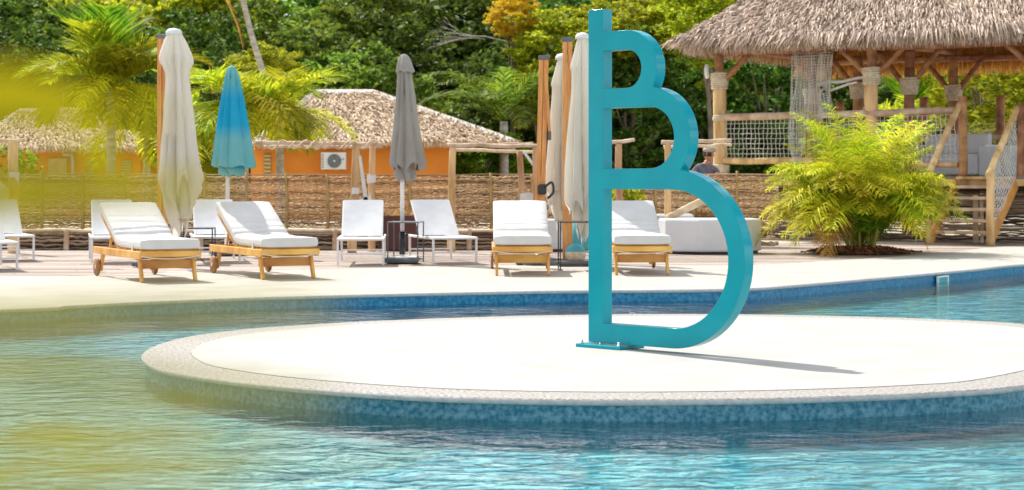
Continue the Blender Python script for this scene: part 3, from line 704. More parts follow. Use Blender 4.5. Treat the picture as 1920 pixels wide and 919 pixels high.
planter('dark brown planter behind the white faceted daybed', 1318, 463, .62, .52, .5, True, 5)
# loose pale plank leaning behind it
t = thing('plank', 'pale plank leaning against the brown planter inside the biggest bowl of the letter', 'plank', (XW(1288, 29.6), 29.6, 0))
a_ = P(1250, 410, 29.6) - t.location; b_ = P(1322, 374, 29.9) - t.location
MB().beam(a_, b_, .05, .11, .006).build('board', M['log_pale'], t); MB().beam((a_.x, 0, .0), (a_.x, 0, a_.z), .05, .05).build('foot', M['log_pale'], t)

# ------------------------------------------------------------------ wattle fence
def wattle_mesh(name, w, z0, z1, seed, mt, pitch=.0245, stakes=6, gap=0.0, rad=.0125):
    rng = random.Random(seed); mb = MB(); z = z0 + .015; row = 0
    while z < z1:
        pts = []; n = stakes * 4 + 2; dz = rng.uniform(-.012, .012)
        for i in range(n + 1):
            u = i / n; x = -w / 2 - .02 + (w + .04) * u
            y = .017 * math.sin(u * stakes * PI * 2 * .5 + (row % 2) * PI) + rng.uniform(-.006, .006)
            pts.append(Vector((x, y, z + dz * (u - .5) * 2 + rng.uniform(-.011, .011))))
        r = rad * rng.uniform(.7, 1.35); mb.tube(pts, [r * (1.15 - .4 * i / n) if row % 2 else r * (.75 + .4 * i / n) for i in range(n + 1)], 4, caps=False, smooth=False)
        z += pitch * rng.uniform(.75, 1.2) + gap * rng.random(); row += 1
    return mb.mesh(name, mt)
FW = .70; FD = 32.0
wv = [wattle_mesh('woven_panel', FW, .30, 1.20, 30 + i, M['stick']) for i in range(7)]
kv = [wattle_mesh('woven_edging', 1.1, .02, .31, 50 + i, M['stick_dark'], .045, 4, .03, .018) for i in range(4)]
back = MB().box((0, 0, .6), (FW, .006, 1.15)).mesh('backing', M['stick_dark'])
fen = thing('wattle_fence', 'woven stick fence running behind the loungers', 'fence', (0, FD, 0))
rng = random.Random(9); x = -10.85; i = 0
while x < XW(1405, FD):
    o = link('woven_panel', wv[rng.randrange(7)], fen, (x + FW / 2, 0, 0)); o['kind'] = 'stuff'
    s = MB(); log(s, (0, -.045, 0), (rng.uniform(-.02, .02), -.045, 1.23 + rng.uniform(0, .06)), .026, .022, rng, .006, 3, 7)
    if i % 1 == 0: s.build('stake', M['stake'], fen, loc=(x, 0, 0))
    x += FW; i += 1
for k in range(3):
    o = link('woven_panel', kv[k], fen, (2.75 + k * .72, 0, -.02), scale=(.66, 1, 1.1)); o['kind'] = 'stuff'
q = MB()
for k in range(-5, 2): log(q, (k * 2.35 - .2, -.02, 1.215), (k * 2.35 + 2.3, -.02, 1.225), .014, .011, rng, .01, 6, 6)
q.build('top_rail', M['stick'], fen)['kind'] = 'stuff'
ked = thing('wattle_edging', 'low dark woven edging at the foot of the fence', 'edging', (0, 30.6, -.03))
x = -10.6
while x < XW(1250, 30.6):
    o = link('woven_panel', kv[rng.randrange(4)], ked, (x + .55, 0, 0)); o['kind'] = 'stuff'
    s = MB(); log(s, (0, -.03, 0), (0, -.03, .36 + rng.uniform(-.01, .04)), .05, .04, rng, .004, 2, 8); s.build('stake', M['log_pale'], ked, loc=(x, 0, 0)); x += 1.1
q = MB(); log(q, (-10.6, -.01, .335), (-4, -.01, .33), .028, .022, rng, .012, 12, 7); log(q, (-4.1, .0, .33), (2.55, 0, .335), .026, .022, rng, .012, 12, 7); q.build('top_rail', M['log_pale'], ked)
q = MB().box((-4.15, 31.25, .12), (13.5, 1.24, .26)); tagp(q.build('planting_bed', M['soil']), kind='structure')
t = thing('stone', 'reddish stone on the soil between the white sling lounger and the end-on teak lounger', 'stone', P(905, 444, 30.9))
q = MB().lathe([(.02, -.06), (.09, -.05), (.12, 0), (.09, .05), (.02, .07)], 9); q.v = [(a * 1.3 + .02 * math.sin(c * 40 + a * 30), b, c) for a, b, c in q.v]; q.build('stone_body', M['mulch'], t)

# ------------------------------------------------------------------ timber frames in front of the fence
rng = random.Random(77)
def frame(label, loc_px, D, beams, posts, cloths=(), vines=None):
    o = Vector((XW(loc_px, D), D, 0)); t = thing('timber_frame', label, 'pergola', o, 0, 'rustic timber frames')
    for (a, b, r, dd) in beams:
        q = MB(); log(q, P(a[0], a[1], D + dd) - o, P(b[0], b[1], D + dd) - o, r, r * .85, rng, .012, 6, 8); q.build('beam', M['log_pale'], t)
    for (x0, y0, x1, r, dd) in posts:
        g_ = Vector((XW(x1, D + dd), D + dd, -.03)); q = MB(); log(q, g_ - o, P(x0, y0, D + dd) - o, r * 1.1, r * .9, rng, .012, 4, 10); q.build('post', M['log'], t)
    for pts in cloths:
        q = MB(); vs = [P(x, y, D + dd) - o for x, y, dd in pts]; m_ = len(vs)
        q.add(vs + [v + Vector((.0, .02, 0)) for v in vs], [tuple(range(m_)), tuple(reversed(range(m_, 2 * m_)))] + [(i, (i + 1) % m_, m_ + (i + 1) % m_, m_ + i) for i in range(m_)])
        q.build('cloth', M['white_cloth'], t)
    if vines:
        q = MB()
        for (xa, xb, yc, am, per, ph) in vines:
            pts = []; n = int((xb - xa) / per * 8)
            for i in range(n + 1):
                x = xa + (xb - xa) * i / n; pts.append(P(x, yc + am * math.sin(2 * PI * (x - xa) / per + ph) + rng.uniform(-1, 1), D - .06 + .07 * math.cos(2 * PI * (x - xa) / per + ph)) - o)
            q.tube(pts, .016, 5)
        q.build('twisted_vine', M['log_pale'], t)
    return t
frame('timber frame with twisted vines above the air conditioner', 600, 29.4, [((480, 267), (722, 270), .032, 0), ((495, 276), (715, 276), .03, .9), ((470, 270), (505, 262), .02, .3)],
      [(668, 272, 660, .07, 0), (699, 266, 697, .055, .7)], [[(672, 292, -.1), (677, 292, -.1), (690, 376, -.1), (682, 376, -.1)], [(660, 352, -.12), (674, 352, -.12), (673, 364, -.12), (659, 364, -.12)], [(688, 328, .6), (705, 328, .6), (705, 342, .6), (688, 344, .6)], [(668, 380, -.1), (676, 372, -.1), (692, 368, -.1), (694, 360, -.1), (698, 388, -.1)]],
      [(500, 715, 271, 8, 42, 0), (540, 700, 272, 7, 36, 2)])
frame('timber frame with two crossbeams right of the grey umbrella', 930, 29.6, [((838, 272), (1012, 274), .035, 0), ((846, 281), (1008, 285), .03, .8), ((860, 274), (1000, 268), .02, .4)],
      [(849, 276, 846, .062, 0), (974, 284, 984, .055, .4), (1003, 276, 1004, .05, 0)], [[(980, 286, 0), (986, 286, 0), (1006, 312, 0), (1006, 322, 0)], [(975, 364, .2), (992, 360, .2), (1004, 366, .2), (1004, 380, .2), (975, 380, .2)]])
frame('small timber post and beam seen through the middle bowl of the letter', 1162, 29.6, [((1110, 272), (1190, 262), .034, 0)], [(1160, 270, 1163, .06, 0)])
frame('timber frame between the letter and the man at the fence', 1290, 29.8, [((1240, 267), (1372, 264), .034, 0), ((1244, 276), (1372, 272), .03, .8)], [(1252, 268, 1254, .055, 0)])
frame('timber frame cut off by the left edge of the picture', 20, 29.3, [((-60, 266), (46, 262), .034, 0)], [(24, 265, 26, .085, 0)], [[(18, 323, -.12), (36, 323, -.12), (35, 345, -.12), (28, 334, -.12), (18, 334, -.12)], [(-12, 330, -.12), (18, 358, -.12), (14, 378, -.12), (2, 378, -.12)]])

# ------------------------------------------------------------------ thatch
def thatch_quads(p0, p1, p2, p3, count, L, w, rng, lift=.05, jit=.22, vpow=1.0):
    """p0-p1 eave, p3-p2 ridge; blades lie down the slope"""
    p0, p1, p2, p3 = [np.array(p, float) for p in (p0, p1, p2, p3)]
    u = rng.random(count); v = rng.random(count) ** vpow
    wl = np.linalg.norm(p1 - p0); wr = np.linalg.norm(p2 - p3); keep = rng.random(count) < (wl + (wr - wl) * v) / max(wl, wr); u = u[keep]; v = v[keep]; n = len(u)
    e = p0 + (p1 - p0) * u[:, None]; r = p3 + (p2 - p3) * u[:, None]; c = e + (r - e) * v[:, None]
    nrm = np.cross(p1 - p0, p3 - p0); nrm /= np.linalg.norm(nrm)
    if nrm[2] < 0: nrm = -nrm
    dn = e - r; bad = np.linalg.norm(dn, axis=1) < 1e-6; dn[bad] = (p0 - p3); dn /= np.linalg.norm(dn, axis=1)[:, None]
    ac = (p1 - p0) / wl
    ln = L * rng.uniform(.6, 1.35, n); ang = rng.normal(0, jit, n) + .22 * np.sin(c[:, 0] * 5.1 + 2 * np.sin(c[:, 2] * 6)) * np.cos(c[:, 1] * 4.3); d = dn * np.cos(ang)[:, None] + ac * np.sin(ang)[:, None]
    s = np.cross(d, nrm); s /= np.linalg.norm(s, axis=1)[:, None]; tw = rng.normal(0, .5, n); s = s * np.cos(tw)[:, None] + nrm * np.sin(tw)[:, None]
    ww = (w * rng.uniform(.6, 1.4, n))[:, None]
    a = c + nrm * rng.uniform(0, .02, n)[:, None]; b = c + d * (ln * .55)[:, None] + nrm * (lift * rng.uniform(.2, 1.2, n))[:, None]
    t = c + d * ln[:, None] + nrm * (lift * rng.uniform(-.2, 1.1, n))[:, None] - np.array([0, 0, 1.]) * (ln * .12)[:, None]
    Q = np.stack([np.stack([a - s * ww, a + s * ww, b + s * ww, b - s * ww], 1), np.stack([b - s * ww, b + s * ww, t + s * ww * .25, t - s * ww * .25], 1)], 1)
    return Q.reshape(-1, 4, 3)
def strip_mesh(name, Q, m):   # pairs of quads joined into one island per blade
    n = Q.shape[0] // 2; Q = Q.reshape(n, 2, 4, 3)
    V = np.concatenate([Q[:, 0, 0:2], Q[:, 0, 2:4], Q[:, 1, 2:4]], 1)   # a-,a+,b+,b-,t+,t-
    idx = np.arange(n)[:, None] * 6; f = np.concatenate([idx + np.array([0, 1, 2, 3]), idx + np.array([3, 2, 4, 5])], 1).reshape(-1)
    me = bpy.data.meshes.new(name); me.vertices.add(n * 6); me.vertices.foreach_set('co', V.astype(np.float32).reshape(-1))
    me.loops.add(n * 8); me.loops.foreach_set('vertex_index', f.astype(np.int32)); me.polygons.add(n * 2)
    me.polygons.foreach_set('loop_start', np.arange(0, n * 8, 4, dtype=np.int32)); me.polygons.foreach_set('loop_total', np.full(n * 2, 4, dtype=np.int32))
    me.materials.append(m); me.update(calc_edges=True); return me
def fringe_quads(p0, p1, count, L, w, rng, out=.25, inward=0):
    p0, p1 = np.array(p0, float), np.array(p1, float); u = rng.random(count); c = p0 + (p1 - p0) * u[:, None]; ac = (p1 - p0) / np.linalg.norm(p1 - p0)
    nr = np.array([ac[1], -ac[0], 0]); n = count; c = c + nr * rng.uniform(-.22, .02, n)[:, None] + np.array([0, 0, 1.]) * rng.uniform(-.03, .05, n)[:, None]
    d = nr * (rng.uniform(-.15, out, n))[:, None] + ac * rng.normal(0, .22, n)[:, None] - np.array([0, 0, 1.]); d /= np.linalg.norm(d, axis=1)[:, None]
    ln = L * rng.uniform(.4, 1.25, n); s = ac + nr * rng.normal(0, .5, n)[:, None]; ww = (w * rng.uniform(.6, 1.4, n))[:, None]
    b = c + d * (ln * .5)[:, None] + nr * .02; t = c + d * ln[:, None]
    return np.stack([np.stack([c - s * ww, c + s * ww, b + s * ww, b - s * ww], 1), np.stack([b - s * ww, b + s * ww, t + s * ww * .2, t - s * ww * .2], 1)], 1).reshape(-1, 4, 3)
nr = np.random.default_rng(5)

# far huts -----------------------------------------------------------
def hut(label, D, eave, ridge, y_eave, y_ridge, x0w, x1w, depth, nblade, mark=None, wall_y0=None):
    """eave: (px0, px1) of the front eave, ridge: (px0, px1) of the ridge"""
    o = Vector((XW((eave[0] + eave[1]) / 2, D), D, 0)); t = thing('thatched_hut', label, 'hut', o, 0, 'orange huts behind the fence')
    ze = ZW(y_eave, D); zr = ZW(y_ridge, D + depth / 2); xa, xb = XW(eave[0], D) - o.x, XW(eave[1], D) - o.x
    ra, rb = XW(ridge[0], D + depth / 2) - o.x, XW(ridge[1], D + depth / 2) - o.x
    A, B, C_, D_ = (xa, 0, ze), (xb, 0, ze), (xb, depth, ze), (xa, depth, ze); R0, R1 = (ra, depth / 2, zr), (rb, depth / 2, zr)
    q = MB().add([A, B, C_, D_, R0, R1], [(0, 1, 5, 4), (1, 2, 5), (2, 3, 4, 5), (3, 0, 4), (3, 2, 1, 0)]); rf = q.build('roof', M['thatch_dark'], t)
    Q = [thatch_quads(A, B, R1, R0, nblade, .24, .022, nr, .07, .5), thatch_quads(B, C_, R1, R1, nblade // 3, .24, .022, nr, .07, .5), thatch_quads(D_, A, R0, R0, nblade // 3, .24, .022, nr, .07, .5)]
    Q += [fringe_quads(A, B, nblade // 5, .17, .018, nr), fringe_quads(B, C_, nblade // 14, .26, .018, nr), fringe_quads(D_, A, nblade // 14, .26, .018, nr)]
    link('thatch', strip_mesh('thatch', np.concatenate(Q), M['thatch_far']), rf)['kind'] = 'stuff'
    # pale worn cap along hips and ridge
    Q = []
    for a, b, k in ((R0, R1, 1), (R0, A, 2), (R1, B, 2)):
        a_, b_ = np.array(a), np.array(b); ac = (b_ - a_) / np.linalg.norm(b_ - a_); sd = np.cross(ac, [0, 0, 1.]); sd /= np.linalg.norm(sd)
        n = 500 if k == 1 else 420; u = nr.random(n); c = a_ + (b_ - a_) * u[:, None] + np.array([0, 0, .07]); sg = nr.choice([-1., 1.], n)[:, None]
        d = sd * sg * .8 + ac * nr.normal(.0 if k == 1 else .4, .35, n)[:, None] - np.array([0, 0, .45]); d /= np.linalg.norm(d, axis=1)[:, None]
        L_ = nr.uniform(.12, .30, n)[:, None]; s_ = ac * .02 * np.ones((n, 1)); b1 = c + d * L_ * .5 + np.array([0, 0, .02]); t1 = c + d * L_
        Q.append(np.stack([np.stack([c - s_, c + s_, b1 + s_, b1 - s_], 1), np.stack([b1 - s_, b1 + s_, t1 + s_ * .3, t1 - s_ * .3], 1)], 1).reshape(-1, 4, 3))
    link('ridge_cap', strip_mesh('ridge_cap', np.concatenate(Q), M['thatch_cap']), rf)['kind'] = 'stuff'
    w0, w1 = XW(x0w, D + .4) - o.x, XW(x1w, D + .4) - o.x
    wl = MB().box(((w0 + w1) / 2, .4 + (depth - .8) / 2, (ze - .02) / 2 - .02), (w1 - w0, depth - .8, ze - .02)).build('wall', M['orange_wall'], t)
    return t, o, ze, wl
h1, o1, ze1, wl1 = hut('large orange hut with a pale thatched roof behind the grey umbrella', 52, (478, 962), (592, 700), 264, 172, 470, 846, 5.6, 9000)
h2, o2, ze2, wl2 = hut('small orange hut with a thatched roof behind the left palm', 54, (-60, 300), (40, 150), 275, 206, -60, 262, 5.0, 6000)
h3, o3, ze3, wl3 = hut('thatched hut roof peeking over behind the leftmost end of the large hut', 62, (405, 760), (505, 560), 258, 163, 430, 740, 5, 3000)
for hh in (h1, h2, h3): pass
def louvre(t, o, D, x0, x1, y0, y1, n):
    q = MB(); zf = .36
    w = MB(); c = (P((x0 + x1) / 2, (y0 + y1) / 2, D + .38) - o); s = ((x1 - x0) * D / F, .03, (y1 - y0) * D / F)
    w.box(c, s); fr = w.build('window', M['stick_dark'], t)
    for i in range(n):
        z = c.z - s[2] / 2 + s[2] * (i + .5) / n; MB().box((c.x, c.y - .02, z), (s[0], .03, s[2] / n * .55), Matrix.Rotation(R(25), 3, 'X')).build('louvre', M['shutter'], fr)
louvre(h1, o1, 52, 495, 508, 288, 332, 6); louvre(h2, o2, 54, 165, 178, 300, 326, 5); louvre(h2, o2, 54, 228, 246, 300, 326, 5)
w = MB().box(P(108, 316, 54.36) - o2, (.56, .04, .60), bev=.01).build('door', M['shutter'], h2)
for a, b in (((118, 289), (136, 290)), ((136, 290), (137, 330))): pass
q = MB().tube(smooth_curve([P(118, 290, 54.3) - o2, P(130, 290, 54.3) - o2, P(136, 294, 54.3) - o2, P(137, 330, 54.3) - o2, P(137, 380, 54.3) - o2], 4), .045, 8).build('drain_pipe', M['grey_plastic'], h2)
q = MB().tube([P(535, 262, 51.6) - o1, P(528, 278, 52.2) - o1, P(532, 400, 52.2) - o1], .05, 8).build('drain_pipe', M['grey_plastic'], h1)
# air conditioner
D = 51.9; p = P(626, 302, D); t = thing('air_conditioner', 'white air conditioner unit on the orange hut wall', 'air conditioner', (p.x, p.y, p.z - .25))
W_, H_ = 46 * D / F, 32 * D / F
MB().box((0, 0, .25), (W_, .30, H_), bev=.012).build('casing', M['ac_white'], t)
def ring(r0, r1, th, cx, y, cz, m, nm, par, n=28):
    q = MB().lathe([(r0, 0), (r1, 0), (r1, th), (r0, th), (r0, 0)], n, cap=False, smooth=False); q.v = [(cx + a, y - c, cz + b) for a, b, c in q.v]; return q.build(nm, m, par)
def disc(r, th, cx, y, cz, m, nm, par, n=28):
    q = MB().lathe([(r, 0), (r, th)], n, smooth=False); q.v = [(cx + a, y - c, cz + b) for a, b, c in q.v]; return q.build(nm, m, par)
g_ = disc(.195, .012, .03, -.15, .25, M['grey_metal'], 'fan_recess', t)
for r in (.06, .095, .13, .165, .195): ring(r - .006, r, .02, .03, -.165, .25, M['grey_plastic'], 'grille_ring', g_)
disc(.03, .025, .03, -.165, .25, M['ac_white'], 'fan_hub', g_)
for k in range(6): MB().box((-W_ / 2 + .045, -.152, .08 + k * .068), (.05, .012, .03)).build('vent_slot', M['grey_metal'], t)
MB().box((W_ / 2 - .075, -.152, .30), (.07, .008, .025)).build('badge', M['grey_metal'], t)
for s in (-1, 1): MB().beam((s * .22, .35, .0), (s * .22, -.14, .0), .03, .03).build('bracket', M['grey_metal'], t)

# ------------------------------------------------------------------ pavilion
PO = Vector((XW(1352, 37.0), 37.0, 0)); PA = math.atan2(-1.8, 2.65); pavilion = thing('thatched_pavilion', 'raised thatched pavilion on rope-wrapped log posts at the right', 'pavilion', PO, PA)
PR = Matrix.Rotation(PA, 3, 'Z')
def pl(v): return PR.transposed() @ (Vector(v) - PO)          # world to pavilion frame
rng = random.Random(31); PD = 4.2; ZF = 1.2; ZB = 3.62; bay = 3.2; ZE = 3.90
# roof
e0, e1_, dback = -.52, 7.1, PD + .62; inw = (dback + .62) / 2; zr = ZE + inw * .84
A, B, C_, D_ = (e0, -.62, ZE), (e1_, -.62, ZE), (e1_, dback, ZE), (e0, dback, ZE); R0, R1 = (e0 + inw, -.62 + inw, zr), (e1_ - inw, -.62 + inw, zr)
q = MB().add([A, B, C_, D_, R0, R1], [(0, 1, 5, 4), (1, 2, 5), (2, 3, 4, 5), (3, 0, 4)]); rf = q.build('roof', M['thatch_dark'], pavilion)
q = MB().add([(a, b, c - .06) for a, b, c in (A, B, C_, D_, R0, R1)], [(0, 1, 5, 4), (1, 2, 5), (2, 3, 4, 5), (3, 0, 4)]).build('ceiling_lining', M['thatch_gold'], rf)
Q = [thatch_quads(A, B, R1, R0, 25000, .36, .012, nr, .10, .20, 1.25), thatch_quads(D_, A, R0, R0, 12000, .34, .011, nr, .07, .20, 1.2), thatch_quads(B, C_, R1, R1, 4000, .34, .012, nr, .07, .2), thatch_quads(C_, D_, R0, R1, 4000, .34, .014, nr, .07, .2)]
link('thatch', strip_mesh('thatch', np.concatenate(Q), M['thatch']), rf)['kind'] = 'stuff'
Q = [fringe_quads(A, B, 6500, .30, .010, nr, .35), fringe_quads(D_, A, 3500, .30, .010, nr, .35), fringe_quads(B, C_, 1500, .32, .010, nr), fringe_quads(C_, D_, 3500, .34, .011, nr)]
link('fringe', strip_mesh('fringe', np.concatenate(Q[:2]), M['thatch']), rf)['kind'] = 'stuff'
Q2 = Q[2:] + [fringe_quads(C_, D_, 5000, .52, .012, nr, .1), fringe_quads((e0 + .1, dback, ZE + .1), (e0 + .1, -.5, ZE + .1), 1500, .36, .011, nr, .1)]
link('back_fringe', strip_mesh('back_fringe', np.concatenate(Q2), M['thatch_gold']), rf)['kind'] = 'stuff'
# posts, wraps, braces, beams
def wrap(parent, x, y, z0, z1, r0, r1):
    q = MB(); n = max(3, int((z1 - z0) / .032))
    for k in range(n):
        z = z0 + (z1 - z0) * (k + .5) / n; r = r0 + (r1 - r0) * (k + .5) / n + rng.uniform(-.003, .006)
        q.tube([(x + r * math.cos(a), y + r * math.sin(a), z + .008 * math.sin(a + k)) for a in [2 * PI * j / 14 for j in range(15)]], .019, 5, caps=False)
    q.lathe([(r0 - .004, z0), (r1 - .004, z1)], 14, (x, y, 0)); q.build('rope_wrap', M['wrap_rope'], parent)
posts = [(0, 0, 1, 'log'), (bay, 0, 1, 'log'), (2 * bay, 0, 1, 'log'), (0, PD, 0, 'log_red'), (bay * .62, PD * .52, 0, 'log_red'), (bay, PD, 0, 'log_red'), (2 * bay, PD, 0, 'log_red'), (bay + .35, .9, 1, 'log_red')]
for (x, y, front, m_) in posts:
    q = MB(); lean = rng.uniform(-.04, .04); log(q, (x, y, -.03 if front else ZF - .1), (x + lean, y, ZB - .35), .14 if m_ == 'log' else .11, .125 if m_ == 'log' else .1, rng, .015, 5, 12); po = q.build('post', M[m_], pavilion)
    zt = 3.24 if y < .5 else 3.08
    wrap(po, x + lean * .8, y, zt - .32, zt, .145, .18)
    if (x, y) == (0, 0): wrap(po, x, y, 2.30, 2.40, .15, .15); wrap(po, x, y, 1.24, 1.42, .15, .16)
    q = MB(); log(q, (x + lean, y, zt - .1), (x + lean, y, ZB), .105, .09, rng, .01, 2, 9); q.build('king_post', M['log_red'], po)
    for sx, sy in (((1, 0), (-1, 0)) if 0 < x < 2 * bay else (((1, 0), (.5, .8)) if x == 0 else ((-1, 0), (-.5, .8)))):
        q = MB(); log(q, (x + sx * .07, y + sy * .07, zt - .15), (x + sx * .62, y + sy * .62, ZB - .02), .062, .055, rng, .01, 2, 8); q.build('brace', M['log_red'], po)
for y in (0, PD):
    for k in range(2):
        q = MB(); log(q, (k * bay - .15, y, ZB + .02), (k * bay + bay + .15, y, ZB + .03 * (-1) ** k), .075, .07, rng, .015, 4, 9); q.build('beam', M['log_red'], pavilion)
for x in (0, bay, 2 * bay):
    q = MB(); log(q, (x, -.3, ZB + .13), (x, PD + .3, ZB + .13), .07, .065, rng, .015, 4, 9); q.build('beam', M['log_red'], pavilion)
for k in range(11):
    x = -.2 + k * .68
    for s in (0, 1):
        y0 = -.5 if s == 0 else PD + .5; y1 = -.62 + inw; q = MB()
        kk = min(1, (x - e0) / inw, (e1_ - x) / inw); ye = y0 + (y1 - y0) * kk; ze_ = ZE - .12 + (zr - ZE) * kk
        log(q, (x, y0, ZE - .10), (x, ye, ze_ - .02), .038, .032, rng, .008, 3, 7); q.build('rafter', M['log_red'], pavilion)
# platform
q = MB(); y = -.12
k = 0
while y < PD + .1:
    MB().box((bay + .1, y + .07, ZF - .03), (2 * bay + .8, .134, .04), bev=.004).build('floor_board', M['plank_grey'], pavilion); y += .142
for y in (-.1, PD * .5, PD): 
    q = MB(); q.beam((-.25, y, ZF - .12), (2 * bay + .4, y, ZF - .12), .08, .13, .008); q.build('joist', M['log'], pavilion)
# skirt of sticks with battens
sk_m = [wattle_mesh('stick_skirt', 1.1, .0, 1.12, 90 + i, M['stick_dark'], .036, 2, .012, .019) for i in range(3)]
for k in range(7):
    o = link('stick_skirt', sk_m[k % 3], pavilion, (-.55 + 1.1 * k + .0, .02 + .1, -.02)); o['kind'] = 'stuff'
    MB().box((-.0 + 1.1 * k - .0, -.01, .54), (.05, .03, 1.10), bev=.004).build('batten', M['log'], pavilion)
o = link('stick_skirt', sk_m[1], pavilion, (-1.5, .12, -.02)); o['kind'] = 'stuff'
# rails and nets
def net_panel(x0, x1, y, z0, z1, cell, r, sag, parent, nm='rope_net', fold=0, seed=1):
    rg = random.Random(seed); q = MB(); nx = max(2, int((x1 - x0) / cell)); nz = max(2, int((z1 - z0) / cell))
    def pt(i, j):
        u = i / nx; v = j / nz; return Vector((x0 + (x1 - x0) * u + .012 * math.sin(j * 1.7 + i), y + fold * math.sin(u * 9 + v * 2) + .01 * math.sin(i * 2.2), z0 + (z1 - z0) * v - sag * math.sin(PI * u) * (1 - abs(2 * v - 1) * .3) + .008 * math.sin(i * 3.1 + j)))
    for i in range(nx + 1): q.tube([pt(i, j) for j in range(nz + 1)], r, 3, caps=False)
    for j in range(nz + 1): q.tube([pt(i, j) for i in range(nx + 1)], r, 3, caps=False)
    o = q.build(nm, M['net'], parent); o['kind'] = 'stuff'; return o
ZR = 2.38
q = MB(); log(q, (.08, -.06, ZR - .02), (bay, -.06, ZR), .075, .07, rng, .012, 5, 10); rl = q.build('handrail', M['log_pale'], pavilion)
q = MB(); log(q, (bay, -.06, ZR), (4.92, -.06, ZR + .03), .07, .06, rng, .012, 4, 10); q.build('handrail', M['log_pale'], pavilion)
q = MB(); log(q, (.08, -.05, 1.50), (bay, -.05, 1.50), .065, .06, rng, .012, 5, 9); q.build('lower_rail', M['log'], pavilion)
q = MB(); log(q, (bay, -.05, 1.40), (4.9, -.05, 1.40), .05, .05, rng, .012, 5, 9); q.build('lower_rail', M['log'], pavilion)
net_panel(.15, bay - .1, -.05, 1.54, ZR - .05, .088, .0065, .01, pavilion)
net_panel(bay + .1, 4.85, -.05, 1.42, ZR - .05, .088, .0065, .02, pavilion)
q = MB(); log(q, (6.05, .55, 2.30), (7.0, .6, 2.32), .06, .05, rng, .012, 3, 9); q.build('handrail', M['log_red'], pavilion)
q = MB(); log(q, (4.9, PD, 2.30), (7.0, PD, 2.3), .06, .05, rng, .012, 3, 9); q.build('handrail', M['log_red'], pavilion)
net_panel(5.0, 6.9, PD - .02, 1.3, 2.28, .11, .007, .02, pavilion)
net_panel(.15, bay * 1.9, PD - .02, 1.3, 2.28, .12, .007, .02, pavilion)
for x in (.65, 2.55, 4.2):
    q = MB(); log(q, (x, PD, ZF), (x, PD, 2.80 if x < 1 else 2.85), .10, .09, rng, .01, 3, 9); q.build('rail_post', M['log_red'], pavilion)
q = MB(); log(q, (.1, PD - .1, 2.0), (5.2, PD - .1, 1.97), .07, .06, rng, .015, 5, 9); q.build('back_rail', M['log_pale'], pavilion)
# hanging fishing net, a thing hung from the eave
hn = thing('fishing_net', 'white fishing net draped from the eave of the pavilion', 'net', PO + PR @ Vector((1.98, -.16, 3.5)), PA)
def drape(x0, x1, ztop, zbot, fold, amp, nx, nz, seed, pinch):
    q = MB(); rg = random.Random(seed)
    def pt(i, j):
        u = i / nx; v = j / nz; k = 1 - pinch * math.sin(PI * min(1, v * 1.15)) ; xm = (x0 + x1) / 2
        x = xm + (x0 + (x1 - x0) * u - xm) * k + .03 * math.sin(u * 12 + v * 3 + seed) ; y = amp * math.sin(u * fold * 2 * PI + seed + v) ; zb_ = zbot + .18 * math.sin(u * PI * 2.2 + seed)
        return Vector((x, y, ztop + (zb_ - ztop) * v))
    for i in range(nx + 1): q.tube([pt(i, j) for j in range(nz + 1)], .006, 3, caps=False)
    for j in range(nz + 1): q.tube([pt(i, j) for i in range(nx + 1)], .005, 3, caps=False)
    return q
drape(-.42, .45, 0.05, -1.28, 3, .07, 24, 26, 1, .25).build('net_drape', M['net'], hn)['kind'] = 'stuff'
drape(-.40, -.05, 0.0, -1.95, 1.5, .05, 9, 34, 2, .1).build('net_drape', M['net'], hn)['kind'] = 'stuff'
drape(.05, .46, 0.0, -1.20, 2, .06, 14, 24, 3, .1).build('net_drape', M['net'], hn)['kind'] = 'stuff'
q = MB(); log(q, (.1, .2, -.55), (1.05, .3, -.42), .035, .03, rng, .02, 4, 7); log(q, (.35, .2, -.66), (.9, .2, -.52), .03, .02, rng, .02, 3, 7); q.build('driftwood', M['net'], hn)
for a, b in ((.30, -.62), (.36, -.70)):
    q = MB().lathe([(.005, -.03), (.03, -.015), (.03, .015), (.005, .03)], 9, (a, -.1, b)); q.build('float', M['black_metal'], hn)
# lamp on first post
t = thing('wall_speaker', 'small white oval speaker fixed to the top of the first pavilion post', 'speaker', PO + PR @ Vector((-.20, -.12, 3.18)), PA)
q = MB().lathe([(.02, 0), (.085, .01), (.10, .03), (.10, .07), (.06, .09)], 18); q.v = [(-c, a * .7, b * 1.5 + .1) for a, b, c in q.v]; q.build('casing', M['ac_white'], t); MB().box((.045, 0, .1), (.12, .05, .05)).build('bracket', M['grey_metal'], t)
# stairs
sx0, sx1 = 4.92, 6.02; run = 1.30; NS = 6
for i in range(NS):
    z = ZF - (i + 1) * (ZF / (NS + 0)) + .0; y = -.12 - run * (i + .8) / NS
    if z < .08: continue
    MB().box(((sx0 + sx1) / 2, y, z), (sx1 - sx0 - .04, .25, .055), bev=.008).build('tread', M['log_pale'], pavilion)
MB().box(((sx0 + sx1) / 2, -.19, ZF - .035), (sx1 - sx0 - .04, .14, .05), bev=.008).build('tread', M['log'], pavilion)
for x in (sx0, sx1): MB().beam((x, -.14, ZF - .14), (x, -.14 - run - .05, .04), .05, .22, .01).build('stringer', M['teak'], pavilion)
for x, h0 in ((sx0, .0), (sx1, 0)):
    q = MB(); log(q, (x + (.02 if x == sx1 else 0), -.20 - run, -.03), (x + (.02 if x == sx1 else 0), -.20 - run, 1.30), .075 if x == sx1 else .05, .07 if x == sx1 else .045, rng, .012, 3, 9); q.build('newel_post', M['log'], pavilion)
    q = MB(); log(q, (x, -.26 - run, 1.20), (x + .0, .0, 2.52 if x == sx0 else 2.46), .062, .055, rng, .012, 4, 9); q.build('stair_rail', M['log'], pavilion)
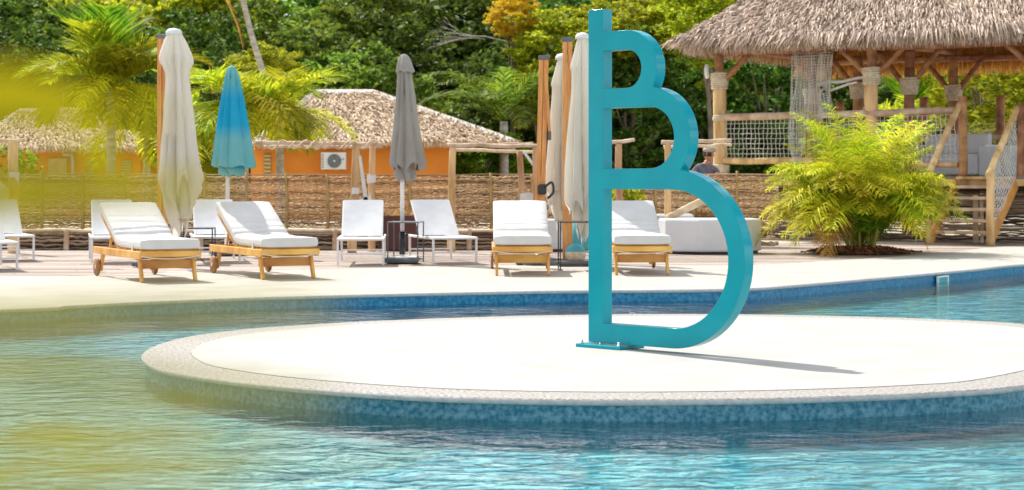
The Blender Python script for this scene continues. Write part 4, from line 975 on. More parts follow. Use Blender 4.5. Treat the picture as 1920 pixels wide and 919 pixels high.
q = MB(); log(q, (sx0 + .06, -.0, ZF - .1), (sx0 + .06, -.0, 2.66), .085, .075, rng, .01, 3, 9); q.build('newel_post', M['log_red'], pavilion)
q = MB(); log(q, (sx1 + .06, .0, ZF - .1), (sx1 + .06, .0, 2.5), .08, .075, rng, .01, 3, 9); q.build('newel_post', M['log_red'], pavilion)
# slanted net beside the stairs
for x in (sx1 + .01,):
    q = MB(); nn_ = 16; mm = 9
    def sp(i, j): u = i / nn_; v = j / mm; return Vector((x + .01 * math.sin(i + j), -.15 - run * (1 - u), .18 + u * 1.05 + v * (.95 + .05 * u) + .01 * math.sin(i * 2 + j)))
    for i in range(nn_ + 1): q.tube([sp(i, j) for j in range(mm + 1)], .006, 3, caps=False)
    for j in range(mm + 1): q.tube([sp(i, j) for i in range(nn_ + 1)], .006, 3, caps=False)
    q.build('rope_net', M['net'], pavilion)['kind'] = 'stuff'
q = MB(); q.beam((sx0 + .45, -.4, 0), (sx0 + .45, -.4, .85), .09, .05); q.beam((sx0 + .58, -.45, 0), (sx0 + .58, -.45, .8), .05, .05); q.build('stair_support', M['log_pale'], pavilion)
# white sofas on the platform
def sofa(label, x, y, w, d_, rz):
    p = PO + PR @ Vector((x, y, ZF - .008)); t = thing('white_sofa', label, 'sofa', p, PA + rz, 'white sofas on the pavilion platform'); m_ = M['leather']
    MB().box((0, 0, .22), (w, d_, .40), bev=.03).build('seat', m_, t); MB().box((0, d_ / 2 - .08, .62), (w, .16, .40), bev=.03).build('backrest', m_, t)
    for s in (-1, 1): MB().box((s * (w / 2 + .09), 0, .30), (.16, d_, .60), bev=.03).build('armrest', m_, t)
sofa('white sofa on the pavilion platform right of the stair top', 6.6, 1.3, 1.15, .8, R(20)); sofa('white sofa on the pavilion platform just left of the stair top', 4.2, 1.5, 1.3, .8, 0); sofa('white sofa at the back of the platform behind the stair top', 5.6, 3.1, 1.3, .8, 0)
sofa('white sofa behind the rope net beside the fishing net', 2.1, 2.9, 1.2, .8, 0)

# ------------------------------------------------------------------ palms
def frond_mesh(name, L, lw, pairs, e0, droop, seed, m, wid=.02, fwd=.55, grav=.35, start=.14, rach=.008, vup=.25, jit=.12):
    rg = np.random.default_rng(seed); K = 26; pts = []; p = np.zeros(3); e = e0
    side_b = rg.uniform(-.25, .25)
    pts = [p.copy()]; tg = []
    for i in range(K):
        t = i / K; e = e0 - droop * (t ** 1.25); d = np.array([math.sin(side_b * t) * math.cos(e), math.cos(side_b * t) * math.cos(e), math.sin(e)]); tg.append(d); p = p + d * L / K; pts.append(p.copy())
    tg.append(tg[-1]); pts = np.array(pts); tg = np.array(tg)
    Q = []
    for k in range(pairs):
        t = start + (1 - start) * (k + .5) / pairs; f = t * K; i = int(f); fr = f - i; c = pts[i] + (pts[min(i + 1, K)] - pts[i]) * fr; d = tg[i]
        sd = np.cross(d, [0, 0, 1.]); sd /= np.linalg.norm(sd); up = np.cross(sd, d)
        ln = lw * (math.sin(PI * min(1, .12 + .88 * (t - start) / (1 - start) * .93 + .05)) ** .6) * rg.uniform(.85, 1.1)
        for s in (-1, 1):
            fw = fwd + .5 * t + rg.normal(0, jit); dd = sd * s + d * fw + up * (vup + rg.normal(0, jit)); dd /= np.linalg.norm(dd)
            g = np.array([0, 0, -1.]) * grav
            a = c; b = c + dd * ln * .45; d2 = dd + g * 1.0; d2 /= np.linalg.norm(d2); t1 = b + d2 * ln * .55
            wv_ = np.cross(dd, up); wv_ /= (np.linalg.norm(wv_) + 1e-9); w1 = wv_ * wid * .5; 
            Q.append([a - w1 * .5, a + w1 * .5, b + w1, b - w1]); Q.append([b - w1, b + w1, t1 + w1 * .15, t1 - w1 * .15])
    for i in range(K):     # midrib, a thin three-sided strip
        r0 = rach * (1 - i / K * .8); sd = np.cross(tg[i], [0, 0, 1.]); sd /= np.linalg.norm(sd); Q.append([pts[i] - sd * r0, pts[i] + sd * r0, pts[i + 1] + sd * r0, pts[i + 1] - sd * r0]); up = np.cross(sd, tg[i]) * r0
        Q.append([pts[i] - up, pts[i] + up, pts[i + 1] + up, pts[i + 1] - up])
    Q = np.array(Q)
    return quads_mesh(name, Q, m)
def palm(name, label, loc, th, trunk_r, fronds, meshes, seed, group=None, tmat='bark_pale', lean=(0, 0), cat='palm tree'):
    rg = random.Random(seed); t = thing(name, label, cat, loc, 0, group)
    top = Vector((lean[0], lean[1], th)); q = MB(); n = 12
    pts = [Vector((lean[0] * (i / n) ** 1.5, lean[1] * (i / n) ** 1.5, th * i / n - .05)) for i in range(n + 1)]
    q.tube(pts, [trunk_r * (1.15 - .35 * i / n) * (1 + .06 * (i % 2)) for i in range(n + 1)], 12); q.build('trunk', M[tmat], t)
    for k in range(fronds):
        me = meshes[rg.randrange(len(meshes))] if not isinstance(meshes, dict) else None
        if isinstance(meshes, dict): 
            lay = k / fronds; key = 'up' if lay < .25 else ('mid' if lay < .65 else 'low'); me = rg.choice(meshes[key])
        az = k * 2.399 + rg.uniform(-.25, .25); link('frond', me, t, top + Vector((0, 0, rg.uniform(-.15, .05))), (rg.uniform(-.15, .15), rg.uniform(-.1, .1), az), (rg.uniform(.85, 1.1),) * 3)
    return t
ml = M['palm_lime']; mg = M['palm_green']; mo = M['palm_gold']
# spiky feather palm at the left
FA = {'up': [frond_mesh('frond', 2.0, .75, 34, 1.35, .9, s, mg, .045, .9, .15, rach=.02) for s in (1, 2)], 'mid': [frond_mesh('frond', 2.1, .75, 34, .8, 1.3, s, ml, .045, .8, .25, rach=.02) for s in (3, 4)], 'low': [frond_mesh('frond', 2.0, .7, 32, .15, 1.3, s, m_, .045, .7, .5, rach=.02) for s, m_ in ((5, mo), (6, ml))]}
FL_ = {'up': [frond_mesh('frond', 2.2, .95, 40, a, .9, s, m_, .055, .9, .15, rach=.02) for s, a, m_ in ((1, 1.4, mg), (2, 1.15, ml))], 'mid': [frond_mesh('frond', 2.3, .95, 40, .75, 1.2, s, ml, .055, .8, .3, rach=.02) for s in (3, 4)], 'low': [frond_mesh('frond', 2.2, .9, 38, .2, 1.4, s, m_, .055, .7, .5, rach=.02) for s, m_ in ((5, mo), (6, ml))]}
D = 44; palm('feather_palm', 'tall bright palm with spiky crown rising over the left hut', (XW(208, D), D, 0), ZW(165, D), .11, 44, FL_, 5, 'palms rising behind the fence')
D = 41; palm('feather_palm', 'drooping golden palm behind the blue umbrella', (XW(458, D), D, 0), ZW(200, D), .10, 46, {'up': FA['mid'], 'mid': FA['low'], 'low': FA['low']}, 8, 'palms rising behind the fence')
D = 42; palm('feather_palm', 'palm with arching tips just left of the large hut', (XW(525, D), D, 0), ZW(205, D), .09, 15, {'up': FA['mid'], 'mid': FA['mid'], 'low': FA['low']}, 9, 'palms rising behind the fence')
D = 46; palm('feather_palm', 'short golden palm between the big cream umbrella and the left hut', (XW(275, D), D, 0), ZW(245, D), .09, 14, {'up': FA['mid'], 'mid': FA['low'], 'low': FA['low']}, 10, 'palms rising behind the fence')
FB = [frond_mesh('frond', 3.0, .85, 40, a, 1.4, s, M['leaf_mid'], .05, .7, .5, rach=.025) for s, a in ((11, 1.2), (12, .9), (13, .6))]
D = 56; palm('feather_palm', 'dark green palm fronds at the right end of the large hut', (XW(945, D), D, 0), ZW(225, D), .14, 16, FB, 12, 'palms rising behind the fence')
D = 47; palm('feather_palm', 'green palm seen under the pavilion roof behind the steps', (XW(1720, D), D, 0), ZW(235, D), .1, 18, {'up': FA['up'], 'mid': FA['up'], 'low': FA['mid']}, 14, 'palms rising behind the fence')
# slender leaning palm trunk with a dead frond
D = 50; t = thing('coconut_palm', 'slender pale leaning palm trunk with an orange dead frond, crown out of the picture', 'palm tree', (XW(528, D), D, 0), 0, 'palms rising behind the fence')
pts = smooth_curve([P(x, y, D) - t.location for x, y in ((528, 415), (524, 280), (512, 200), (496, 145), (470, 60), (452, -20), (446, -70))], 5)
q = MB().tube(pts, [.10 - .03 * i / (len(pts) - 1) for i in range(len(pts))], 10); q.build('trunk', M['bark_pale'], t)
dead = frond_mesh('dead_frond', 1.3, .4, 40, -1.1, .35, 31, M['palm_dead'], .07, 1.6, .8, rach=.04)
o = link('dead_frond', dead, t, P(424, -4, D) - t.location, (0, 0, R(-70)), (1.1, 1.1, 1.1))
for k in range(14): link('frond', FB[k % 3], t, P(446, -70, D) - t.location, (0, 0, k * 2.4))

# areca bush on the deck
p = G(1612, 474); t = thing('areca_palm', 'big bushy yellow-green palm in a mulch bed by the pavilion steps', 'palm', (p.x, p.y, 0)); rg = random.Random(3)
AR = {}
for key, e, dr, n_, mm_ in (('up', 1.42, 1.0, 4, (ml, mo, ml)), ('mid', 1.15, 1.9, 6, (mo, ml, mo)), ('low', .75, 1.75, 5, (mo, ml, mo)), ('base', 1.2, 1.2, 2, (mg, mg))):
    AR[key] = [frond_mesh('frond', {'up': 2.4, 'mid': 2.05, 'low': 1.7, 'base': 1.1}[key], .52, 50, e + .06 * i, dr, 60 + i + len(key) * 7, mm_[i % len(mm_)], .021, .3, .7, .15, .010, .4, .28) for i in range(n_)]
q = MB()
for i in range(26):
    a = rg.uniform(0, 2 * PI); r_ = rg.uniform(.02, .26); b = rg.uniform(.02, .16); h = rg.uniform(.35, .8)
    q.tube([(r_ * math.cos(a), r_ * math.sin(a), 0), ((r_ + b * .5) * math.cos(a), (r_ + b * .5) * math.sin(a), h * .6), ((r_ + b) * math.cos(a), (r_ + b) * math.sin(a), h)], [.022, .018, .014], 7)
q.build('stem', M['stem_gold'], t)
for key, cnt, z0, z1, sc0 in (('up', 34, .25, .6, .85), ('mid', 84, .15, .55, .82), ('low', 42, .25, .7, .92), ('base', 34, .1, .5, 1.1)):
    for k in range(cnt):
        az = k * 2.399 + rg.uniform(-.4, .4); r_ = rg.uniform(.05, .3); s_ = sc0 * rg.uniform(.78, 1.08)
        link('frond', rg.choice(AR[key]), t, (r_ * -math.sin(az), r_ * math.cos(az), rg.uniform(z0, z1)), (rg.uniform(-.18, .12), rg.uniform(-.15, .15), az), (s_,) * 3)
deadm = [frond_mesh('dry_frond', 1.5, .38, 40, .9 - .3 * i, 2.1, 90 + i, M['palm_dead'], .018, .5, .9, .1, .010, .3, .3) for i in range(2)]
for k in range(11):
    az = k * 2.1 + .4; link('dry_frond', deadm[k % 2], t, (.2 * -math.sin(az), .2 * math.cos(az), rg.uniform(.2, .6)), (rg.uniform(-.2, .1), 0, az), (rg.uniform(.7, 1),) * 3)
for k in range(26):
    az = k * 2.4; link('frond', rg.choice(AR['up']), t, (.15 * -math.sin(az), .15 * math.cos(az), rg.uniform(.1, .4)), (rg.uniform(-.35, -.1), rg.uniform(-.15, .15), az), (rg.uniform(.55, .85),) * 3)
# mulch bed and rock
V = []; rg2 = np.random.default_rng(8)
for i in range(2600):
    a = rg2.uniform(0, 2 * PI); r_ = math.sqrt(rg2.random()) * (1 + .12 * math.sin(3 * a + 1) + .10 * math.sin(7 * a) + (rg2.random() < .06) * rg2.uniform(0, .35)); x = .86 * r_ * math.cos(a); y = .55 * r_ * math.sin(a); z = .10 * max(0, 1 - r_ ** 2) + rg2.uniform(0, .02)
    d1 = rg2.normal(0, 1, 3); d1 /= np.linalg.norm(d1); d1[2] *= .5; d2 = rg2.normal(0, 1, 3); d2[2] *= .5; d2 /= np.linalg.norm(d2); c = np.array([x, y, z]); a1 = d1 * rg2.uniform(.015, .04); a2 = d2 * .010
    V.append([c - a1 - a2, c + a1 - a2, c + a1 + a2, c - a1 + a2])
mu = thing('mulch_bed', 'reddish bark mulch heaped round the foot of the bushy palm', 'mulch', (p.x, p.y, .004))
q = MB().lathe([(1, 0), (.8, .035), (.5, .075), (.02, .10)], 30, cap=False); q.v = [(a * .84, b * .53, c) for a, b, c in q.v]; q.v = [(a * .93, b * .93, c) for a, b, c in q.v]; q.build('soil_mound', M['soil'], mu)
link('bark_chips', quads_mesh('bark_chips', V, M['mulch']), mu)['kind'] = 'stuff'
def rock(label, loc, s, seed):
    t = thing('rock', label, 'rock', loc, 0); q = MB(); n = 14; prof = [(math.sin(PI * i / 8), -math.cos(PI * i / 8)) for i in range(9)]
    q.lathe([(max(.01, r), z) for r, z in prof], n); out = []
    for a, b, c in q.v:
        k = 1 + .28 * mnoise.noise((a * 1.7 + seed, b * 1.7, c * 1.7)) + .12 * mnoise.noise((a * 5, b * 5 + seed, c * 5)); out.append((a * s[0] * k, b * s[1] * k, (c * k + .6) * s[2]))
    q.v = out; q.build('rock_body', M['rock'], t); return t
rock('grey rock at the left end of the mulch bed', G(1556, 471), (.11, .09, .07), 3); rock('small dark rock beside the larger rock in the mulch bed', G(1585, 472), (.09, .08, .05), 9)
for k, (x, y) in enumerate(((1530, 478), )):
    pass
# small plants in the bed behind the edging: low leafy tufts
def shrub_mesh(name, r, h, n, size, seed, m):
    g_ = np.random.default_rng(seed); d = g_.normal(0, 1, (n, 3)); d /= np.linalg.norm(d, axis=1)[:, None]; rr = g_.random(n) ** .4
    c = d * rr[:, None] * np.array([r, r, h / 2]) + np.array([0, 0, h / 2]); c += .12 * r * np.sin(c * 9)
    return leaf_cloud(name, c, size, g_, m)
def leaf_cloud(name, c, size, g_, m, aspect=.5):
    n = len(c); a = g_.normal(0, 1, (n, 3)); a[:, 2] = a[:, 2] * .45 - .1; a /= np.linalg.norm(a, axis=1)[:, None]; b = g_.normal(0, 1, (n, 3)); b = np.cross(a, b); b /= np.linalg.norm(b, axis=1)[:, None]
    s = (size * g_.uniform(.6, 1.4, n))[:, None]
    return quads_mesh(name, np.stack([c - a * s, c - b * s * aspect, c + a * s, c + b * s * aspect], 1), m)
for (px, y, D, r, h, m_, lb_) in ((8, 330, 38, .5, 1.9, 'palm_green', 'leafy green shrub at the left edge below the hut roof'), (50, 330, 38, .35, 1.7, 'palm_green', 'small leafy shrub right of the leftmost timber post'), (1175, 330, 31.6, .35, 1.1, 'palm_lime', 'tuft of pale grassy leaves inside the lowest bowl of the letter')):
    t = thing('shrub', lb_, 'shrub', (XW(px, D), D, 0)); link('foliage', shrub_mesh('foliage', r, h, 900, .07, int(px), M[m_]), t); MB().tube([(0, 0, -.03), (.02, 0, h * .5)], .02, 7).build('stem', M['bark'], t)

# ------------------------------------------------------------------ forest
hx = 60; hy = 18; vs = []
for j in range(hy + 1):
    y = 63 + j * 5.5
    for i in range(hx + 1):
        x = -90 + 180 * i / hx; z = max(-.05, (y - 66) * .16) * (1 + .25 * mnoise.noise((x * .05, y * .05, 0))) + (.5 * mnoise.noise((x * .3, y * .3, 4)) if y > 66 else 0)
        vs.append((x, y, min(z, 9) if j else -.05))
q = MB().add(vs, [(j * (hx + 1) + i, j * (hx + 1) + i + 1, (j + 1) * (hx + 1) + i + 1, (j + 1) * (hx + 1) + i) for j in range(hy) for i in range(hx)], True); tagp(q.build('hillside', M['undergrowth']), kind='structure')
def crown_mesh(name, rx, rz, zc, nclump, per, size, seed, m, cl=.55):
    g_ = np.random.default_rng(seed); d = g_.normal(0, 1, (nclump, 3)); d /= np.linalg.norm(d, axis=1)[:, None]; rr = g_.uniform(.35, 1.0, nclump) ** .5
    k = 1 + .3 * np.sin(d[:, 0] * 4 + seed) * np.cos(d[:, 1] * 5 + d[:, 2] * 4)
    c = d * (rr * k)[:, None] * np.array([rx, rx, rz]) + np.array([0, 0, zc])
    pos = np.repeat(c, per, 0); o = g_.normal(0, 1, (len(pos), 3)); o /= np.linalg.norm(o, axis=1)[:, None]; cs = np.repeat(g_.uniform(.5, 1.2, nclump) * cl, per)
    pos = pos + o * (g_.random(len(pos)) ** .5 * cs)[:, None] * np.array([1, 1, .6])
    return leaf_cloud(name, pos, size, g_, m), c
TV = []
for i in range(8):
    rx = [2.3, 2.0, 2.7, 2.2, 1.8, 2.5, 2.1, 2.6][i]; rz = [2.2, 2.6, 2.4, 3.0, 2.2, 2.0, 2.6, 2.9][i]; zc = rz + .8
    g_ = random.Random(i); me, cc = crown_mesh('crown', rx, rz, zc, 190, 75, .105, 200 + i, M['leaf_mid'], .5)
    q = MB(); tp = Vector((g_.uniform(-.4, .4), g_.uniform(-.4, .4), zc + rz * .4)); q.tube(smooth_curve([(0, 0, -.3), (g_.uniform(-.2, .2), 0, zc * .4), tp * .7 + Vector((0, 0, .2)), tp], 4), [.16 - .012 * k for k in range(13)], 8)
    for k in range(14):
        e = Vector(cc[g_.randrange(len(cc))]); s0 = Vector((0, 0, g_.uniform(.3, .8) * zc)); q.tube([s0, s0.lerp(e, .5) + Vector((0, 0, -.15)), e], [.06, .04, .015], 5)
    tr = q.mesh('trunk', M['bark']); TV.append((me, tr))
matme = {}
def crown_of(i, mn):
    if (i, mn) not in matme:
        me = TV[i][0]
        if mn != 'leaf_mid': me = me.copy(); me.materials[0] = M[mn]
        matme[(i, mn)] = me
    return matme[(i, mn)]
marks = [(-200, 'beyond the left edge'), (20, 'at the far left'), (130, 'left of the spiky palm'), (250, 'above the spiky palm'), (350, 'over the big cream umbrella'), (450, 'over the blue umbrella'), (540, 'by the leaning palm trunk'), (640, 'over the pale ridge of the large hut'),
         (750, 'over the grey umbrella'), (850, 'right of the grey umbrella'), (950, 'over the right end of the large hut roof'), (1050, 'over the two wooden umbrella poles'), (1150, 'right behind the top of the letter'), (1250, 'just right of the letter bowls'), (1340, 'left of the first pavilion post'), (1440, 'behind the rope net of the pavilion'), (1540, 'behind the hanging fishing net'), (1640, 'behind the middle pavilion post'), (1760, 'above the pavilion steps'), (1860, 'behind the right end of the pavilion'), (1980, 'beyond the right edge')]
used_lb = set(); rg = random.Random(12)
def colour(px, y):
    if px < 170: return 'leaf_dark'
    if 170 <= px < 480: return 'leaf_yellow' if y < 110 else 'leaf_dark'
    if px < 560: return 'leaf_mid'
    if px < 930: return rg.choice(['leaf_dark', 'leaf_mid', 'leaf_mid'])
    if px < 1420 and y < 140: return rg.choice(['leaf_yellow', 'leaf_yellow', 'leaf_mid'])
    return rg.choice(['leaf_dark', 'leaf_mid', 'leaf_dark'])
cn = {'leaf_dark': 'dark green', 'leaf_mid': 'mid green', 'leaf_yellow': 'yellow-green', 'leaf_orange': 'orange-yellow'}
rows = [(61, 0.0, 2.9, .85, 'low'), (67, .6, 3.0, 1.12, 'middling'), (74, 1.2, 3.1, 1.35, 'tall'), (83, 2.6, 3.6, 1.5, 'very tall hilltop')]
for ri, (D, zb_, sp, scl, rn) in enumerate(rows):
    x = XW(-150, D) ; 
    while x < XW(2060, D):
        xx = x + rg.uniform(-.6, .6); dd = D + rg.uniform(-1.6, 1.6); s = scl * rg.uniform(.88, 1.15); px = 960 + xx * F / dd; i = rg.randrange(8)
        zc = zb_ + (TV[i][0].vertices[0].co.z * 0 + 3.0) * s; ymid = HOR - (zc - CAMH) * F / dd
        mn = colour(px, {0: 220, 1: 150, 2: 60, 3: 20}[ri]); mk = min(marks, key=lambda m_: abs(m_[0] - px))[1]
        lb_ = f'{rn} {cn[mn]} forest tree {mk}'
        if lb_ in used_lb: lb_ = f'{rn} {cn[mn]} forest tree {mk}, the one more to the right'
        if lb_ in used_lb: x += sp; continue
        used_lb.add(lb_)
        t = thing('forest_tree', lb_, 'tree', (xx, dd, zb_ - .1), rg.uniform(0, 6.3), 'trees of the wood behind the huts'); t.scale = (s, s, s * rg.uniform(.95, 1.1))
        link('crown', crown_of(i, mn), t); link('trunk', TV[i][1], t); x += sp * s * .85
for px, y, D, s, i, mn, lb_ in ((962, 38, 58.5, .30, 1, 'leaf_orange', 'small orange-yellow flowering tree top left of the letter'), (1035, 95, 58, .55, 4, 'leaf_yellow', 'yellow-green tree right above the umbrella poles'), (1010, 185, 57.5, .40, 2, 'leaf_yellow', 'small yellow-green tree between fronds and umbrella poles'),
                                  (1850, 165, 45, .55, 3, 'leaf_yellow', 'yellow leaved tree under the pavilion roof beside the steps'), (500, 130, 56, .38, 5, 'leaf_yellow', 'small brownish golden tree by the leaning palm trunk'), (1330, 60, 58, .6, 6, 'leaf_yellow', 'yellow-green tree left of the pavilion roof'), (1190, 60, 60, .55, 0, 'leaf_yellow', 'yellow-green tree top just right of the letter tip'), (900, 305, 57, .42, 2, 'palm_green', 'bright green shrub at the foot of the wood right of the large hut')):
    zc_ = ZW(y, D); zt_ = 3.0 * s; t = thing('forest_tree', lb_, 'tree', (XW(px, D), D, 0), 1.0 + px, 'single trees in front of the wood'); 
    lift = zc_ - zt_; link('crown', crown_of(i, mn), t, (0, 0, lift), scale=(s * 1.3, s * 1.3, s))
    q = MB().tube(smooth_curve([(0, 0, -.05), (.1, 0, zc_ * .4), (-.05, 0, zc_ * .7), (0, 0, zc_)], 4), [.12 - .007 * k for k in range(13)], 8)
    gq = random.Random(int(px))
    for k in range(7): a = gq.uniform(0, 6.3); q.tube([(0, 0, zc_ * .6), (.4 * s * math.cos(a) * 2, .8 * s * math.sin(a), zc_ + gq.uniform(-.5, .6) * s)], [.05, .015], 5)
    q.build('trunk', M['bark'], t)
# bare twigs
t = thing('bare_branch', 'pale leafless branch sticking out among the leaves above the grey umbrella', 'branch', P(830, 55, 59)); gq = random.Random(6); q = MB()
def twig(a, d, L, r, lev):
    b = a + d * L; q.tube([a, (a + b) / 2 + Vector((0, 0, L * .05)), b], [r, r * .8, r * .5], 5)
    if lev:
        for k in range(3):
            dn = (d + Vector((gq.uniform(-.6, .6), gq.uniform(-.4, .4), gq.uniform(-.45, .45)))).normalized(); twig(a + d * L * gq.uniform(.4, 1), dn, L * .6, r * .55, lev - 1)
twig(Vector((2.2, 2, -.3)), Vector((-.95, -.3, .12)).normalized(), 1.8, .03, 3); q.build('twigs', M['bark_pale'], t)
q = None

# ------------------------------------------------------------------ man behind the fence
D = 33.6; man = thing('person', 'man in a grey t-shirt and flat cap at the fence by the pavilion', 'person', (XW(1322, D), D, -.03), 0)
def skin_fig(name, joints, edges, m, parent, root=0, sub=2):
    me = bpy.data.meshes.new(name); me.from_pydata([j[0] for j in joints], edges, []); o = link(name, me, parent); me.materials.append(m)
    sk_ = o.modifiers.new('skin', 'SKIN'); sk_.use_smooth_shade = True; sl_ = me.skin_vertices[0].data
    for i, j in enumerate(joints): sl_[i].radius = j[1] if isinstance(j[1], tuple) else (j[1], j[1]); sl_[i].use_root = (i == root)
    ss = o.modifiers.new('sub', 'SUBSURF'); ss.levels = sub; ss.render_levels = sub; return o
zs = 1.40   # shoulder height, figure 1.72 tall, turned to the right
body = [((0, 0, .92), (.15, .11)), ((0, 0, 1.08), (.14, .10)), ((.01, 0, 1.25), (.165, .11)), ((.02, 0, 1.38), (.13, .09)), ((.035, 0, 1.46), (.055, .055)), ((.05, -.01, 1.52), (.05, .05)),
        ((-.10, .0, 1.39), (.065, .065)), ((-.19, -.02, 1.33), (.055, .055)), ((-.17, -.14, 1.14), (.044, .044)), ((-.02, -.26, 1.20), (.034, .034)), ((.10, -.32, 1.245), (.026, .026)),
        ((.13, .02, 1.39), (.06, .06)), ((.20, .0, 1.33), (.052, .052)), ((.22, -.10, 1.12), (.042, .042)), ((.24, -.24, 1.19), (.033, .033)), ((.24, -.34, 1.26), (.026, .026)),
        ((-.09, 0, .85), (.09, .09)), ((-.10, .02, .48), (.06, .06)), ((-.10, .03, .10), (.042, .042)), ((-.10, -.10, .06), (.04, .035)), ((.09, 0, .85), (.09, .09)), ((.10, -.02, .48), (.06, .06)), ((.10, .0, .10), (.042, .042)), ((.10, -.13, .06), (.04, .035))]
ed = [(0, 1), (1, 2), (2, 3), (3, 4), (4, 5), (3, 6), (6, 7), (7, 8), (8, 9), (9, 10), (3, 11), (11, 12), (12, 13), (13, 14), (14, 15), (0, 16), (16, 17), (17, 18), (18, 19), (0, 20), (20, 21), (21, 22), (22, 23)]
skin_fig('body', body, ed, M['skin'], man)
def hand(base, dirv, side, par):
    base = Vector(base); f = Vector(dirv).normalized(); s = Vector(side).normalized(); n = f.cross(s)
    js = [(tuple(base), (.024, .016)), (tuple(base + f * .045), (.034, .015))]; es = [(0, 1)]
    for k, (o_, l) in enumerate(((-.030, .07), (-.010, .082), (.010, .078), (.030, .06))):
        a = base + f * .085 + s * o_; b = a + (f * .7 - n * .5) * l * .5; c = b + (f * .2 - n * .9) * l * .5; i = len(js); js += [(tuple(a), (.009, .009)), (tuple(b), (.008, .008)), (tuple(c), (.007, .007))]; es += [(1, i), (i, i + 1), (i + 1, i + 2)]
    a = base + f * .03 - s * .035; b = a + (f * .6 - s * .6 - n * .2) * .05; i = len(js); js += [(tuple(a), (.011, .011)), (tuple(b), (.009, .009))]; es += [(0, i), (i, i + 1)]
    skin_fig('hand', js, es, M['skin'], par)
hand((.10, -.32, 1.245), (.8, -.4, .1), (0, -.3, 1), man); hand((.24, -.34, 1.26), (.5, -.8, .0), (1, .2, .1), man)
# head, facing right and slightly to the camera
hq = MB(); n = 20; vs = []; m_n = 16; HC = Vector((.065, -.01, 1.625)); fd = Vector((.88, -.47, 0)); sd = Vector((.47, .88, 0))
for i in range(m_n + 1):
    ph = PI * i / m_n; z = math.cos(ph); r = math.sin(ph)
    for j in range(n):
        a = 2 * PI * j / n; ff = math.cos(a) * r; ss_ = math.sin(a) * r; k = 1
        fx = ff * .098; sy = ss_ * .074 * (1 - .18 * max(0, -z)); zz = z * .118
        if ff > 0 and z < -.2: fx *= .93 + .07 * math.cos(z * 3)
        if ff > .75 and abs(ss_) < .28: fx += .022 * math.exp(-((z + .15) / .16) ** 2)          # nose
        if ff > .6 and abs(ss_) < .4: fx += .006 * math.exp(-((z + .45) / .08) ** 2) - .008 * math.exp(-((z - .08) / .09) ** 2) + .008 * math.exp(-((z + .75) / .12) ** 2)
        vs.append(HC + fd * fx + sd * sy + Vector((0, 0, zz)))
hq.add(vs, [(i * n + j, (i + 1) * n + j, (i + 1) * n + (j + 1) % n, i * n + (j + 1) % n) for i in range(m_n) for j in range(n)], True); hq.build('head', M['skin'], man)
for s in (-1, 1):
    q = MB().lathe([(.001, -.006), (.005, -.004), (.006, 0), (.005, .004), (.001, .006)], 10); c = HC + fd * .083 + sd * .028 * s + Vector((0, 0, .012)); q.v = [(c.x + a, c.y + b, c.z + z * .7) for a, b, z in q.v]; q.build('eye', M['hair'], man)
    q = MB().lathe([(.004, -.028), (.012, -.02), (.016, .01), (.010, .03), (.003, .034)], 8); c = HC - fd * .005 + sd * .076 * s; q.v = [(c.x + a, c.y + b * .6, c.z + z) for a, b, z in q.v]; q.build('ear', M['skin'], man)
q = MB().box(HC + fd * .093 + Vector((0, 0, -.058)), (.012, .035, .007), bev=.002); q.build('mouth', M['hair'], man)
hr = MB(); vs = []
for i in range(9):
    ph = PI * .62 * i / 8
    for j in range(n):
        a = 2 * PI * j / n; ff = math.cos(a) * math.sin(ph); k = 1.06 if ff < .45 or math.cos(ph) > .5 else .94
        vs.append(HC + fd * (ff * .098 * k) + sd * (math.sin(a) * math.sin(ph) * .077 * 1.05) + Vector((0, 0, math.cos(ph) * .122)))
hr.add(vs, [(i * n + j, (i + 1) * n + j, (i + 1) * n + (j + 1) % n, i * n + (j + 1) % n) for i in range(8) for j in range(n)], True); hr.build('hair', M['hair'], man)
cp = MB(); cp.lathe([(.085, .03), (.108, .05), (.115, .075), (.10, .11), (.05, .13), (.005, .134)], 20); cp.v = [tuple(HC + fd * (a * 1.05 + .012) + sd * b * .9 + Vector((0, 0, c))) for a, b, c in cp.v]; cap = cp.build('cap', M['cap'], man)
bp_ = MB(); pts = [HC + fd * .08 + sd * .07 + Vector((0, 0, .045)), HC + fd * .145 + sd * .045 + Vector((0, 0, .032)), HC + fd * .16 + Vector((0, 0, .03)), HC + fd * .145 - sd * .045 + Vector((0, 0, .032)), HC + fd * .08 - sd * .07 + Vector((0, 0, .045))]
bp_.add([tuple(v) for v in pts] + [tuple(v + Vector((0, 0, .008))) for v in pts], [(4, 3, 2, 1, 0), (5, 6, 7, 8, 9)] + [(i, i + 1, i + 6, i + 5) for i in range(4)]); bp_.build('brim', M['cap'], cap)
shirt = [((0, 0, .88), (.17, .125)), ((0, 0, 1.08), (.16, .12)), ((.01, 0, 1.25), (.183, .125)), ((.02, 0, 1.385), (.15, .10)), ((.03, 0, 1.435), (.075, .07)), ((-.10, .0, 1.385), (.082, .08)), ((-.195, -.02, 1.325), (.075, .075)), ((-.185, -.085, 1.23), (.068, .068)), ((.13, .02, 1.385), (.078, .078)), ((.205, .0, 1.325), (.072, .072)), ((.218, -.05, 1.23), (.066, .066))]
skin_fig('t_shirt', shirt, [(0, 1), (1, 2), (2, 3), (3, 4), (3, 5), (5, 6), (6, 7), (3, 8), (8, 9), (9, 10)], M['shirt'], man)
trs = [((0, 0, .93), (.16, .12)), ((-.09, 0, .83), (.105, .105)), ((-.10, .02, .48), (.078, .078)), ((-.10, .03, .12), (.065, .065)), ((.09, 0, .83), (.105, .105)), ((.10, -.02, .48), (.078, .078)), ((.10, 0, .12), (.065, .065))]
skin_fig('trousers', trs, [(0, 1), (1, 2), (2, 3), (0, 4), (4, 5), (5, 6)], M['trousers'], man)

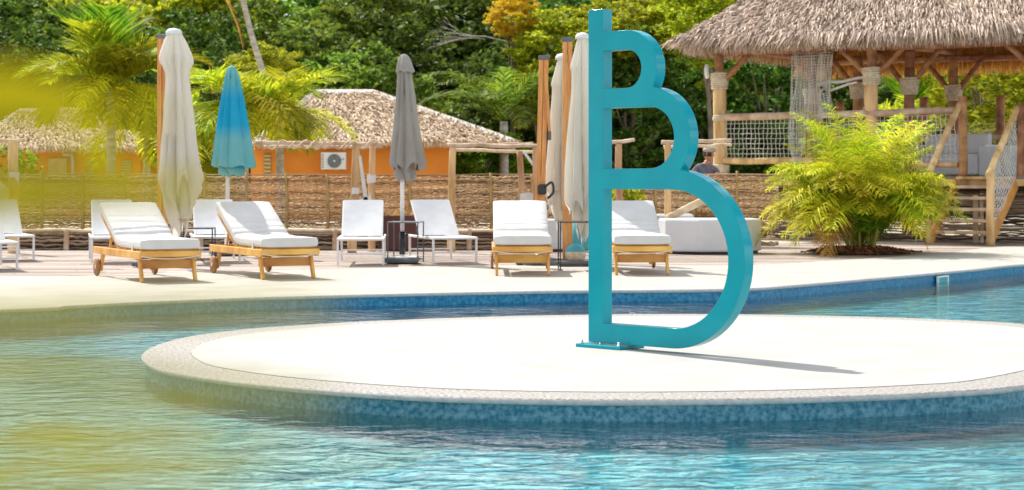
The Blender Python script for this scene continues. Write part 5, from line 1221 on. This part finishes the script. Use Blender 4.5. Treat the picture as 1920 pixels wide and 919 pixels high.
# ------------------------------------------------------------------ out-of-focus plant close to the camera
fp = thing('foreground_plant', 'blurred yellow-green leaves of a plant close to the camera at the left', 'plant', (-.75, .35, .004))
def blade(pts, w, parent):
    pts = smooth_curve([Vector(p) - fp.location for p in pts], 6); k = len(pts); q = MB(); vs = []
    for i, p in enumerate(pts):
        t = (pts[min(i + 1, k - 1)] - pts[max(i - 1, 0)]).normalized(); s = t.cross(Vector((0, -1, .25))).normalized(); ww = w * (math.sin(PI * min(.98, .06 + .9 * i / (k - 1))) ** .6) / 2
        vs += [p - s * ww, p + Vector((0, .25 * ww, -.0)), p + s * ww]
    q.add(vs, [(i * 3 + j, i * 3 + j + 1, (i + 1) * 3 + j + 1, (i + 1) * 3 + j) for i in range(k - 1) for j in (0, 1)], True); return q.build('leaf', M['fore_leaf'], parent)
def PB(px, y, d): return P(px, y, d)
root = (-.75, .35, .0)
FL = [([(-420, 240), (-150, 175), (40, 168), (150, 180)], .62, .015), ([(-400, 330), (-100, 250), (80, 205), (330, 225)], .66, .006), ([(-420, 420), (-100, 385), (130, 362), (420, 350)], .62, .012),
      ([(-400, 330), (-60, 340), (150, 335), (300, 345)], .60, .008), ([(-380, 560), (-60, 596), (200, 588), (640, 570)], .60, .009), ([(-400, 700), (-100, 690), (120, 690), (330, 700)], .62, .007), ([(-400, 830), (-60, 795), (160, 795), (420, 780)], .60, .007),
      ([(-400, 1000), (-40, 925), (200, 905), (480, 900)], .62, .008), ([(-400, 720), (0, 700), (300, 715), (640, 752)], .58, .008), ([(-400, 1080), (0, 860), (200, 845), (560, 840)], .66, .006), ([(-300, 150), (100, 230), (200, 290), (240, 330)], .64, .006)]
q = MB(); st0 = Vector((0, 0, 0))
for pts, d, w in FL:
    d *= .76; w *= .80
    a = PB(pts[0][0], pts[0][1], d); blade([PB(x, y, d) for x, y in pts], w, fp)
    a = a - fp.location; q.tube(smooth_curve([(0, 0, 0), (a.x * .25, a.y * .2, a.z * .55), tuple(a)], 4), .003, 6)
q.build('stem', M['stem_gold'], fp)
